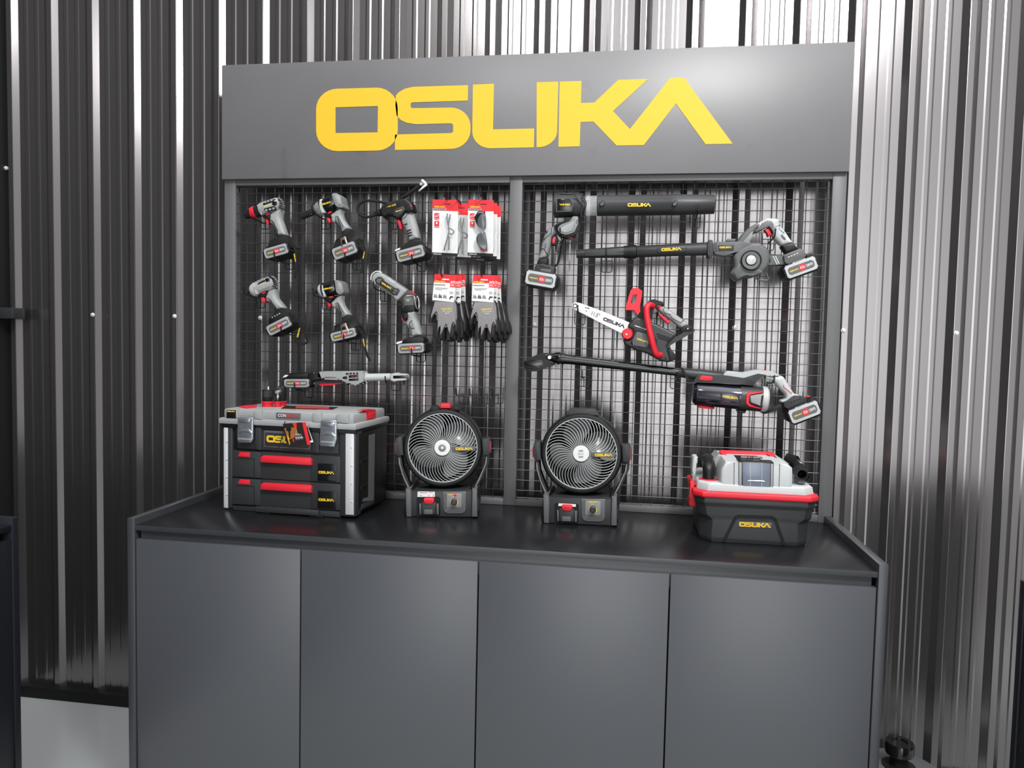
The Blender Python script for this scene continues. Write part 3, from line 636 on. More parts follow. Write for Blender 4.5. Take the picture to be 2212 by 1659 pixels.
vents(t, cN, [((1085, 204), (1130, 200)), ((1145, 200), (1180, 198)), ((1198, 198), (1230, 196)), ((1250, 196), (1280, 194))], -.0226, BLK, 24)
t.prism('direction_switch', cN, [(1030, 252), (1090, 236), (1110, 262), (1095, 290), (1032, 282)], -.0235, -.01, BLK, .002)
t.rev('clamp_collar', cN, (1322, 258), (1400, 258), [(0, 80), (4, 98), (60, 96), (70, 84)], 0, BLK)
vents(t, cN, [((1350, 170), (1362, 170)), ((1352, 354), (1364, 354)), ((572, 190), (582, 190)), ((1086, 358), (1096, 358)), ((576, 356), (586, 356))], -.0235, SIL, 14, 'cap_screws')
t.rev('drive_neck', cN, (1384, 260), (1810, 250), [(0, 60), (6, 74), (30, 74), (44, 58), (420, 54)], 0, LGR)
t.prism('ratchet_head', cN, [(1788, 212), (1830, 195), (1895, 184), (1930, 200), (2040, 202), (2066, 232), (2056, 290), (2030, 305), (1905, 312), (1850, 322), (1790, 305)], -.012, .012, LGR, .004, 2, rd=14)
t.prism('head_slot', cN, [(1835, 232), (2062, 226), (2060, 276), (1836, 280)], -.0124, -.002, GLB, .0006)
t.prism('drive_square', cN, [(1985, 312), (2015, 310), (2015, 370), (1988, 372)], -.004, .004, BLK, .001)
# ---- 8 tube blower, top right
t = T('tube_blower', 'black blower with a thick round tube, topmost on the right mesh', 'blower', cE, 700, 500)
A, B = (474, 402), (2600, 378)
t.rev('fan_head', cE, A, B, [(0, 128), (4, 152), (30, 158), (260, 152), (300, 156), (380, 156), (392, 138), (430, 134)], 0, CHR, n=40)
t.prism('head_panel', cE, [(520, 305), (690, 300), (728, 375), (700, 465), (525, 470)], -.0395, -.02, GLB, .002)
outline(t, cE, [(505, 300), (685, 298), (726, 378), (702, 468), (505, 472)], -.0398, DGR, 8, 'panel_rim')
t.logo(cE, (612, 380), 142, 0, -.0399, YEL, flip=True)
outline(t, cE, [(735, 245), (852, 395), (825, 545)], -.0388, BLK, 12, 'head_seam', False)
outline(t, cE, [(830, 235), (902, 355), (868, 548)], -.0375, BLK, 12, 'head_seam', False)
t.prism('top_lug', cE, [(545, 240), (560, 226), (705, 228), (720, 244)], -.012, .012, CHR, .002)
t.prism('top_lug', cE, [(800, 245), (815, 228), (850, 232), (868, 252)], -.012, .012, CHR, .002)
t.rev('clear_tube', cE, A, B, [(385, 134), (600, 134)], 0, CLT, n=40, cap=False)
t.rev('blow_tube', cE, A, B, [(584, 100), (584, 134), (592, 140), (1552, 138), (1558, 141), (1640, 139), (2120, 124), (2126, 121), (2126, 112), (1900, 105)], 0, CHR, n=44)
for x in (1110, 2078):
    t.prism('tube_latch', cE, [(x - 35, 352), (x - 5, 345), (x, 320), (x + 28, 318), (x + 32, 388), (x + 5, 395), (x - 5, 408), (x - 38, 405)], -.0365, -.02, BLK, .002, rd=8)
    t.prism('latch_button', cE, [(x - 25, 362), (x - 2, 358), (x + 4, 330), (x + 20, 330), (x + 22, 378), (x - 4, 396), (x - 26, 394)], -.0378, -.03, DGR, .001, rd=6)
t.logo(cE, (1605, 384), 315, 0, -.0365, YEL)
t.prism('motor_casing', cE, [(470, 690), (480, 648), (690, 565), (702, 540), (815, 540), (802, 640), (750, 785), (640, 818), (512, 775)], -.028, .028, BLK, .006, 2, rd=16)
t.prism('casing_shell', cE, [(518, 695), (560, 645), (690, 600), (720, 535), (790, 535), (788, 640), (742, 745), (640, 782), (545, 756)], -.033, -.01, MGR, .004, 2, rd=12)
t.prism('casing_panel', cE, [(556, 686), (735, 600), (748, 610), (712, 720), (640, 752), (566, 738)], -.0345, -.02, GRY, .003, rd=6)
vents(t, cE, [((600, 572), (625, 570)), ((632, 566), (655, 564)), ((768, 590), (782, 590)), ((766, 608), (780, 608)), ((764, 626), (778, 626))], -.033, BLK, 8)
t.disc('tube_lock_knob', cE, (694, 816), [(18, -.012), (22, -.008), (22, .012)], 0, RED)
t.prism('handle', cE, [(362, 735), (380, 700), (430, 672), (520, 655), (548, 700), (500, 770), (446, 800), (432, 900), (378, 1092), (258, 1112), (302, 900), (340, 770)], -.021, .021, MGR, .014, 4, rd=25)
outline(t, cE, [(440, 690), (435, 760), (330, 850)], -.0213, BLK, 7, 'grip_seam', False)
outline(t, cE, [(288, 965), (330, 965), (400, 1060), (372, 1075), (265, 1090)], -.0213, BLK, 7, 'grip_seam', False)
t.prism('grip_pad', cE, [(350, 900), (372, 882), (372, 940), (352, 988), (336, 975)], -.0216, -.01, DGR, .001)
t.disc('handle_screw', cE, (368, 740), [(12, -.0225), (14, -.018)], 0, RUB)
t.prism('trigger_guard', cE, [(440, 800), (500, 778), (522, 830), (512, 880), (492, 915), (430, 912)], -.016, .016, BLK, .003, rd=8)
t.prism('trigger', cE, [(458, 815), (496, 806), (490, 850), (478, 895), (448, 893), (450, 850)], -.019, .01, RED, .003, rd=6)
t.tube('handle_strut', cE, [(606, 815), (580, 930), (550, 1070), (515, 1175), (470, 1205)], 15, -.004, GLB, n=10)
t.prism('handle_sleeve', cE, [(258, 1108), (385, 1085), (380, 1175), (240, 1175)], -.022, .022, BLK, .004)
t.prism('foot', cE, [(212, 1240), (215, 1200), (240, 1172), (330, 1165), (480, 1205), (465, 1310), (350, 1295), (215, 1260)], -.03, .03, CHR, .005, rd=12)
vents(t, cE, [((272, 1192), (298, 1196)), ((308, 1199), (334, 1204)), ((346, 1207), (372, 1212)), ((386, 1215), (414, 1220))], -.0302, RUB, 12)
t.prism('led_panel', cE, [(300, 1228), (432, 1248), (428, 1285), (282, 1262)], -.0305, -.02, DGR, .001)
battery(t, cE, (293, 1370), 205, 98, -10, -.042, .042, '4.0 Ah', LGR, power=(300, 1290))
# ---- 9 leaf blower with tapered nozzle
t = T('leaf_blower', 'grey leaf blower with tapered black nozzle and round intake, below the tube blower', 'leaf blower', cF, 1000, 1000)
A, B = (770, 1036), (2514, 968)
t.rev('nozzle', cE, A, B, [(0, 44), (0, 54), (8, 56), (640, 78), (650, 78)], 0, CHR, n=32)
t.prism('nozzle_panel', cE, [(880, 1000), (1410, 955), (1412, 1048), (880, 1066)], -.0165, -.005, CHR, .0015)
t.rev('tube_joint', cE, A, B, [(636, 74), (640, 84), (700, 86), (730, 92), (800, 92), (812, 80)], 0, BLK, n=32)
t.rev('blow_tube', cE, A, B, [(806, 76), (812, 80), (1400, 80), (1600, 86), (1760, 88)], 0, CHR, n=32)
t.prism('brand_plate', cE, [(1842, 948), (2220, 932), (2240, 955), (2225, 1002), (1845, 1016)], -.0218, -.01, CHR, .001)
t.logo(cE, (2030, 972), 268, 3, -.0222, YEL)
t.prism('tube_clamp', cF, [(424, 870), (440, 848), (480, 848), (494, 870), (492, 1060), (476, 1082), (436, 1082), (424, 1062)], -.027, .027, CHR, .004, rd=10)
t.prism('volute_housing', cF, [(765, 1065), (830, 975), (1000, 882), (1120, 878), (1235, 970), (1262, 1060), (1240, 1185), (1150, 1292), (1015, 1345), (935, 1332), (812, 1394), (720, 1292), (782, 1205)], -.03, .034, DGR, .01, 3, rd=22)
t.prism('volute_lip', cF, [(765, 1270), (850, 1150), (905, 1210), (1000, 1262), (1110, 1240), (1165, 1280), (1010, 1325), (930, 1312), (815, 1365)], -.034, -.01, DGR, .004, rd=10)
t.prism('outlet_box', cF, [(498, 890), (530, 876), (820, 872), (1000, 880), (1010, 985), (800, 1010), (650, 1060), (530, 1032), (500, 1010)], -.028, .028, DGR, .006, 2, rd=12)
t.prism('outlet_panel', cF, [(562, 918), (770, 912), (770, 990), (566, 996)], -.0295, -.02, CHR, .001)
vents(t, cF, [((515, 890), (515, 1010)), ((535, 890), (535, 1015))], -.0285, BLK, 6, 'joint_lines')
t.logo(cF, (660, 948), 160, 1, -.0299, YEL)
t.prism('outlet_fin', cF, [(650, 872), (690, 832), (800, 832), (790, 875)], -.01, .012, DGR, .003)
t.prism('outlet_fin', cF, [(630, 1040), (770, 1035), (765, 1068), (650, 1060)], -.01, .012, DGR, .003)
t.prism('handle_arm', cF, [(800, 890), (885, 765), (960, 690), (1062, 632), (1125, 640), (1060, 725), (1015, 800), (990, 915), (850, 930)], -.024, .024, DGR, .008, 2, rd=16)
t.prism('arm_facet', cF, [(880, 905), (905, 860), (1000, 740), (1040, 735), (1005, 800), (990, 890)], -.026, -.01, MGR, .003)
t.prism('handle', cF, [(1045, 705), (1075, 632), (1215, 548), (1365, 560), (1385, 590), (1385, 640), (1470, 745), (1562, 888), (1410, 928), (1298, 812), (1282, 700), (1240, 660), (1140, 690)], -.021, .021, LGR, .014, 4, rd=22)
t.prism('trigger_frame', cF, [(1118, 672), (1140, 628), (1210, 590), (1270, 598), (1296, 640), (1288, 720), (1300, 770), (1268, 700), (1240, 660), (1050, 752), (1055, 715)], -.0225, .0225, DGR, .004)
t.prism('trigger', cF, [(1170, 712), (1225, 688), (1258, 720), (1272, 780), (1228, 802), (1212, 748)], -.013, .013, RED, .003, rd=8)
t.prism('handle_window', cF, [(1388, 785), (1412, 770), (1462, 832), (1452, 858), (1430, 850), (1400, 818)], -.0215, -.01, DGR, .001)
outline(t, cF, [(1310, 680), (1385, 645), (1370, 700), (1440, 760)], -.0213, MGR, 6, 'grip_seam', False)
t.prism('handle_sleeve', cF, [(1408, 925), (1562, 885), (1625, 965), (1470, 1015)], -.022, .022, BLK, .004)
t.prism('rear_bridge', cF, [(1120, 1062), (1250, 1050), (1420, 1052), (1460, 1180), (1130, 1192)], -.02, .02, DGR, .004)
t.prism('spec_label', cF, [(1150, 1095), (1255, 1090), (1260, 1150), (1150, 1160)], -.0205, -.01, GLB, .0008)
vents(t, cF, [((1290, 1065), (1345, 1175)), ((1320, 1062), (1372, 1170))], -.0205, LGR, 14, 'bridge_ribs')
ir = t.disc('intake_ring', cF, (998, 1122), [(70, -.034), (78, -.043), (128, -.046), (138, -.04), (140, -.02)], 0, BLK, cap=False)
t.disc('intake_rim', cF, (998, 1120), [(120, -.0462), (80, -.0456), (76, -.04)], 0, DGR, parent=ir, cap=False)
t.disc('intake_screen', cF, (1004, 1112), [(0, -.045), (66, -.043), (72, -.038)], 0, MESHG, parent=ir)
t.tube('foot_loop', cF, [(1065, 1352), (1110, 1380), (1215, 1385), (1220, 1340), (1192, 1280)], 14, 0, DGR, n=8, sm=2)
t.prism('foot', cF, [(1428, 1055), (1520, 1010), (1650, 960), (1700, 990), (1730, 1040), (1715, 1085), (1480, 1172), (1450, 1150)], -.03, .03, DGR, .005, rd=12)
vents(t, cF, [((1488, 1080), (1510, 1070)), ((1525, 1066), (1548, 1056)), ((1562, 1050), (1586, 1040)), ((1600, 1034), (1622, 1024))], -.0302, WHT, 9, 'led_lights')
t.prism('battery_release', cF, [(1722, 1040), (1800, 1005), (1830, 1050), (1740, 1080)], -.03, .02, CHR, .003)
battery(t, cF, (1665, 1215), 222, 92, 20, -.042, .042, '4.0 Ah', LGR, power=(1635, 1128))
# ---- 10 chainsaw
t = T('chainsaw', 'cordless chainsaw with a white guide bar and red front handle', 'chainsaw', cG, 1250, 850)
bar = t.prism('guide_bar', cG, [(174, 492), (180, 465), (200, 445), (230, 435), (285, 442), (660, 580), (1030, 735), (1080, 850), (1060, 990), (930, 905), (700, 790), (340, 605), (272, 575), (200, 535), (178, 515)], -.013, -.009, WCD, .0008)
t.text(cG, '11.5"', (530, 618), 122, -21, -.0135, INK, bar, h=62)
t.logo(cG, (808, 742), 350, -21, -.0131, INK, bar)
t.disc('nose_sprocket', cG, (221, 489), [(24, -.0137), (24, -.0134), (36, -.0134), (36, -.0137), (24, -.0137)], 0, INK, parent=bar, n=24, cap=False)
vents(t, cG, [((262, 505), (275, 575)), ((375, 514), (395, 519)), ((405, 518), (435, 530)), ((384, 562), (398, 567))], -.0132, INK, 13, 'bar_marks', bar)
t.prism('hand_guard', cG, [(976, 550), (978, 520), (1000, 430), (1050, 262), (1080, 225), (1170, 224), (1226, 266), (1222, 330), (1192, 500), (1198, 570), (1155, 632), (1108, 552)], -.022, .02, RED, 0, hole=[(1058, 448), (1085, 325), (1150, 318), (1118, 445)])
t.prism('motor_body', cG, [(1000, 800), (1060, 695), (1160, 655), (1420, 750), (1752, 912), (1700, 968), (1600, 1082), (1605, 1140), (1740, 1240), (1728, 1292), (1620, 1336), (1490, 1312), (1300, 1202), (1130, 1152), (965, 1072), (930, 985), (1045, 995), (1098, 850)], -.03, .03, CHR, .008, 2, rd=18)
t.prism('battery_bay', cG, [(1590, 1150), (1650, 1120), (1742, 1245), (1726, 1290), (1640, 1325)], -.034, .034, BLK, .005)
t.prism('side_cover', cG, [(1048, 1050), (1075, 1000), (1120, 855), (1160, 850), (1400, 910), (1450, 1000), (1440, 1100), (1300, 1145), (1240, 1140)], -.034, -.01, BLK, .004, rd=14)
t.prism('cover_panel', cG, [(1076, 1010), (1140, 872), (1292, 905), (1335, 1045), (1285, 1110), (1090, 1085)], -.037, -.02, DGR, .002, rd=10)
t.logo(cG, (1230, 1005), 178, -18, -.0374, YEL)
vents(t, cG, [((1440, 905), (1660, 975)), ((1450, 935), (1640, 998)), ((1460, 965), (1620, 1018))], -.031, RUB, 12)
t.tube('oil_line_trim', cG, [(1112, 784), (1200, 815), (1288, 845)], 7, -.031, SIL, n=6)
t.prism('front_arch', cG, [(1150, 665), (1262, 480), (1330, 405), (1400, 390), (1540, 430), (1558, 480), (1430, 468), (1388, 580), (1350, 720), (1250, 730)], -.026, .026, BLK, .007, 2, rd=14)
t.prism('rear_frame', cG, [(1585, 1130), (1600, 1080), (1690, 970), (1870, 880), (1990, 818), (2016, 848), (1992, 892), (1900, 930), (1640, 1075), (1650, 1125)], -.022, .022, CHR, .005, rd=10)
t.prism('handle', cG, [(1418, 500), (1430, 462), (1470, 455), (1580, 502), (1900, 735), (1914, 780), (1832, 832), (1785, 815), (1700, 742), (1445, 545)], -.021, .021, GRY, .014, 4, rd=20)
outline(t, cG, [(1570, 500), (1535, 540), (1560, 590), (1640, 620), (1670, 670), (1800, 745), (1850, 690)], -.0213, BLK, 7, 'grip_seam', False)
t.prism('rear_joint', cG, [(1788, 838), (1830, 800), (1910, 768), (1992, 830), (1965, 872), (1830, 885)], -.023, .023, BLK, .005, rd=10)
t.prism('lock_button', cG, [(1445, 490), (1462, 472), (1512, 480), (1492, 548), (1448, 542)], -.0235, -.01, RED, .002, rd=6)
t.prism('trigger', cG, [(1428, 580), (1482, 592), (1648, 722), (1622, 762), (1590, 748)], -.012, .012, RED, .003)
t.tube('front_handle', cG, [(1380, 490, -.026), (1330, 475, -.045), (1292, 530, -.052), (1298, 660, -.055), (1320, 800, -.057), (1365, 980, -.057), (1398, 1120, -.052), (1440, 1215, -.045), (1500, 1222, -.028)], 46, -.05, RED, n=16, label='red tubular front handle')
kn = t.disc('tension_knob', cG, (1003, 910), [(12, -.040), (70, -.040), (84, -.036), (86, -.012)], 0, RED, n=20)
t.disc('knob_screw', cG, (990, 914), [(13, -.0425), (15, -.0395)], 0, WHT, parent=kn)
vents(t, cG, [((1448, 434), (1462, 438)), ((1632, 590), (1646, 594)), ((1900, 826), (1914, 830))], -.0235, WHT, 18, 'cap_screws')
vents(t, cG, [((1605, 992), (1625, 1000)), ((1565, 1268), (1585, 1275)), ((1065, 700), (1085, 708))], -.0315, RUB, 24, 'body_screws')
# ---- 11 stick vacuum
t = T('stick_vacuum', 'cordless stick vacuum with a long black pipe and smoked dust cup', 'vacuum cleaner', cI, 900, 680)
t.prism('floor_head', cH, [(62, 262), (85, 240), (150, 205), (290, 140), (330, 140), (372, 220), (468, 262), (462, 300), (240, 382), (112, 388), (78, 345)], -.03, .03, BLK, .006, 2, rd=10)
t.prism('head_plate', cH, [(70, 265), (190, 215), (310, 235), (330, 290), (300, 330), (110, 335)], -.034, -.01, GLB, .003, rd=8)
t.rev('head_joint', cH, (330, 175), (540, 205), [(0, 36), (40, 42), (110, 46), (180, 76), (212, 84)], 0, GLB)
t.disc('joint_screw', cH, (410, 198), [(8, -.031), (22, -.031), (26, -.026), (28, -.01)], 0, SIL)
A, B = (520, 208), (2156, 398)
t.rev('pipe_collar', cH, A, B, [(0, 80), (20, 84), (34, 84), (40, 70), (60, 70), (64, 80), (92, 78), (96, 64)], 0, GLB)
t.rev('wand_pipe', cH, A, B, [(88, 68), (200, 62), (1640, 52)], 0, GLB, n=28)
A, B = (150, 395), (800, 470)
t.rev('tube_socket', cI, A, B, [(0, 50), (8, 60), (60, 64), (300, 78), (560, 72), (640, 60)], 0, CHR, n=28)
t.ribbon('socket_band', cI, [(195, 338), (240, 410), (292, 500)], 34, -.024, RUB, th=.003)
t.prism('body_rail', cI, [(345, 522), (432, 412), (800, 438), (1012, 468), (1150, 470), (1170, 545), (1140, 572), (960, 552), (400, 530)], -.022, .022, CHR, .005, 2, rd=12)
t.prism('release_button', cI, [(428, 482), (466, 434), (600, 450), (620, 478), (592, 506), (440, 496)], -.0245, -.01, RED, .002, rd=8)
t.prism('spine', cI, [(748, 432), (812, 378), (1020, 398), (1185, 364), (1380, 378), (1502, 430), (1440, 448), (1212, 412), (1020, 472)], -.02, .02, LGR, .006, 2, rd=12)
t.prism('handle_arm', cI, [(1008, 474), (1212, 412), (1325, 432), (1250, 470), (1182, 532), (1150, 572), (1010, 556)], -.021, .021, CHR, .005, rd=10)
t.prism('power_button', cI, [(1285, 372), (1310, 366), (1365, 376), (1360, 386)], -.01, .01, RED, .001)
A, B = (345, 672), (1330, 755)
t.rev('dust_cup', cI, A, B, [(0, 108), (8, 130), (50, 156), (60, 160), (620, 168), (628, 168)], 0, SMK, n=40)
t.rev('cup_rim', cI, A, B, [(36, 152), (44, 162), (60, 164), (66, 158)], 0, GLB, n=40)
t.rev('motor_case', cI, A, B, [(620, 160), (626, 172), (900, 174), (930, 170)], 0, CHR, n=40)
t.rev('rear_ring', cI, A, B, [(910, 168), (916, 178), (980, 172), (1000, 150), (1004, 120)], 0, LGR, n=40)
t.prism('vent_frame', cI, [(1285, 652), (1288, 670), (1112, 682), (1086, 704), (1080, 800), (1108, 832), (1256, 868), (1250, 884), (1092, 848), (1052, 806), (1058, 684), (1100, 660)], -.0405, -.02, RED, .002)
t.prism('vent_panel', cI, [(1108, 704), (1292, 672), (1292, 832), (1242, 842), (1120, 795)], -.0405, -.02, GRY, .003)
t.prism('vent_slot', cI, [(1262, 702), (1286, 700), (1268, 832), (1244, 832)], -.041, -.03, RUB, 0)
t.prism('brand_plate', cI, [(722, 668), (975, 690), (972, 800), (720, 758)], -.0405, -.02, SMK, .001)
t.logo(cI, (846, 726), 208, -8, -.041, YEL)
t.prism('cup_latch', cI, [(406, 850), (430, 828), (520, 845), (640, 862), (632, 884), (500, 878), (410, 862)], -.01, .01, RED, .002)
t.prism('motor_foot', cI, [(925, 895), (1060, 905), (1040, 940), (950, 930)], -.012, .012, BLK, .002)
t.prism('trigger', cI, [(1312, 452), (1330, 446), (1425, 456), (1420, 506), (1318, 482)], -.016, .016, GRY, .003)
t.prism('handle', cI, [(1420, 452), (1520, 438), (1560, 452), (1605, 520), (1700, 680), (1778, 700), (1600, 785), (1522, 804), (1514, 772), (1590, 745), (1580, 690), (1480, 590), (1410, 510)], -.021, .021, LGR, .014, 4, rd=18)
outline(t, cI, [(1548, 560), (1555, 590), (1660, 675)], -.0214, RED, 9, 'handle_stripe', False)
t.prism('rear_strut', cI, [(1258, 935), (1350, 898), (1532, 818), (1556, 858), (1385, 932), (1300, 948)], -.012, .012, BLK, .004, rd=8)
t.prism('foot', cI, [(1548, 800), (1600, 775), (1700, 702), (1830, 718), (1870, 760), (1850, 800), (1640, 882), (1570, 862)], -.03, .03, CHR, .005, rd=12)
vents(t, cI, [((1640, 800), (1665, 790)), ((1680, 784), (1705, 774)), ((1718, 768), (1742, 758)), ((1756, 752), (1780, 742))], -.0302, RUB, 12)
t.prism('battery_release', cI, [(1862, 760), (1960, 720), (1985, 765), (1880, 800)], -.03, .02, BLK, .003)
t.prism('release_tab', cI, [(1862, 716), (1900, 706), (1912, 716), (1870, 726)], -.024, .0, RED, .001)
battery(t, cI, (1832, 925), 210, 100, 21, -.042, .042, '4.0 Ah', LGR, power=(1788, 840))
# ================================================================== glasses packs and gloves
def glasses_pack(label, off, y, dark, hookside=0):
    ox, oy = off
    F = lambda L: [(x + ox, v + oy) for x, v in L]
    t = T('safety_glasses_pack', label, 'glasses pack', cC, 1240 + ox, 700 + oy, y, 'packs of safety glasses hanging on the left mesh')
    P = F([(1072, 312), (1412, 322), (1402, 1070), (1066, 1054)])
    card = t.prism('card', cC, P, 0, .0008, WCD, 0, rd=14, hole=None)
    t.prism('red_header', cC, F([(1072, 312), (1412, 322), (1411, 470), (1070, 456)]), -.0004, 0, REDC, 0, rd=12)
    t.prism('base_band', cC, F([(1068, 1014), (1403, 1030), (1402, 1070), (1066, 1054)]), -.0004, 0, BLK, 0)
    t.prism('hang_slot', cC, F([(1226, 366), (1320, 368), (1320, 380), (1226, 378)]), -.0006, 0, INK, 0, rd=5)
    t.logo(cC, F([(1170, 410)])[0], 142, -2, -.0006, YEL)
    t.prism('grey_tag', cC, F([(1070, 428), (1262, 436), (1246, 462), (1070, 456)]), -.0008, 0, GRY, 0)
    t.text(cC, '\u0e41\u0e27\u0e48\u0e19\u0e15\u0e32\u0e19\u0e34\u0e23\u0e20\u0e31\u0e22', F([(1160, 446)])[0], 150, -2, -.0010, INK, h=22)
    for k in (0, 104):
        t.prism('icon_patch', cC, F([(1106, 492 + k), (1160, 494 + k), (1160, 566 + k), (1094, 564 + k), (1094, 506 + k)]), -.0006, 0, REDC, 0)
        t.prism('icon_caption', cC, F([(1094, 570 + k), (1160, 572 + k), (1160, 584 + k), (1094, 582 + k)]), -.0006, 0, GIN, 0)
    outline(t, cC, F([(1104, 545), (1110, 528), (1150, 512), (1156, 526), (1140, 540)]), -.001, WHT, 5, 'icon_drawing')
    t.prism('icon_drawing', cC, F([(1116, 612), (1134, 610), (1138, 628), (1128, 645), (1118, 632)]), -.001, 0, WHT, 0)
    t.text(cC, 'OPSG1021' if not dark else 'OPSG1022', F([(1135, 1036)])[0], 108, -2, -.0008, WHT, h=16)
    # spectacles seen from above: lens rims, bridge and folded arms
    gl = None
    if dark:
        for c0, L in ((0, [(1160, 560), (1166, 520), (1205, 484), (1268, 480), (1290, 500), (1300, 640), (1290, 690), (1245, 700), (1195, 660)]), (1, [(1180, 800), (1230, 750), (1270, 740), (1300, 770), (1314, 900), (1312, 990), (1250, 985), (1195, 900)])):
            t.prism('lens', cC, F([(x - 5, v) for x, v in L]), -.022, -.014, LNS, .003, 2, rd=26)
        t.tube('spectacle_frame', cC, F([(1160, 560), (1205, 478), (1270, 470), (1296, 520), (1300, 680), (1276, 720), (1296, 770), (1316, 900), (1318, 1000)]), 8, -.014, GLB, n=8)
        t.tube('frame_tip', cC, F([(1235, 975), (1275, 992), (1314, 985)]), 9, -.018, RED, n=8)
        t.tube('frame_tip', cC, F([(1255, 478), (1280, 468), (1300, 476)]), 9, -.018, RED, n=8)
    else:
        t.tube('spectacle_frame', cC, F([(1268, 500), (1262, 560), (1270, 620), (1284, 660), (1282, 700), (1290, 740), (1278, 790), (1262, 850), (1240, 930), (1226, 990)]), 9, -.012, DGR, n=8)
        t.tube('bridge', cC, F([(1284, 695), (1320, 705), (1352, 735), (1340, 765), (1298, 775)]), 8, -.014, DGR, n=8)
        t.tube('spectacle_arm', cC, F([(1306, 510), (1296, 570), (1282, 640)]), 10, -.014, DGR, n=8)
        t.tube('spectacle_arm', cC, F([(1290, 800), (1290, 900), (1286, 985)]), 10, -.014, DGR, n=8)
    B = [(1180, 560), (1230, 486), (1330, 492), (1385, 580), (1395, 680), (1362, 740), (1385, 830), (1380, 930), (1320, 1002), (1230, 1000), (1180, 920), (1165, 800), (1190, 740), (1172, 660)]
    t.prism('blister', cC, F(B), -.026, -.0006, CLR, .012, 3, rd=30)
glasses_pack('clear safety glasses in a red topped blister pack, front left of the packs', (0, 0), -.092, False)
glasses_pack('red topped glasses pack hanging behind and right of the clear glasses pack', (180, 52), -.052, False)
glasses_pack('dark lensed safety glasses in a red topped blister pack, at the front', (472, 2), -.098, True)
glasses_pack('red topped glasses pack directly behind the dark lensed pack', (520, 38), -.066, True)
glasses_pack('rearmost red topped glasses pack, farthest right and lowest of the stack', (566, 76), -.034, True)
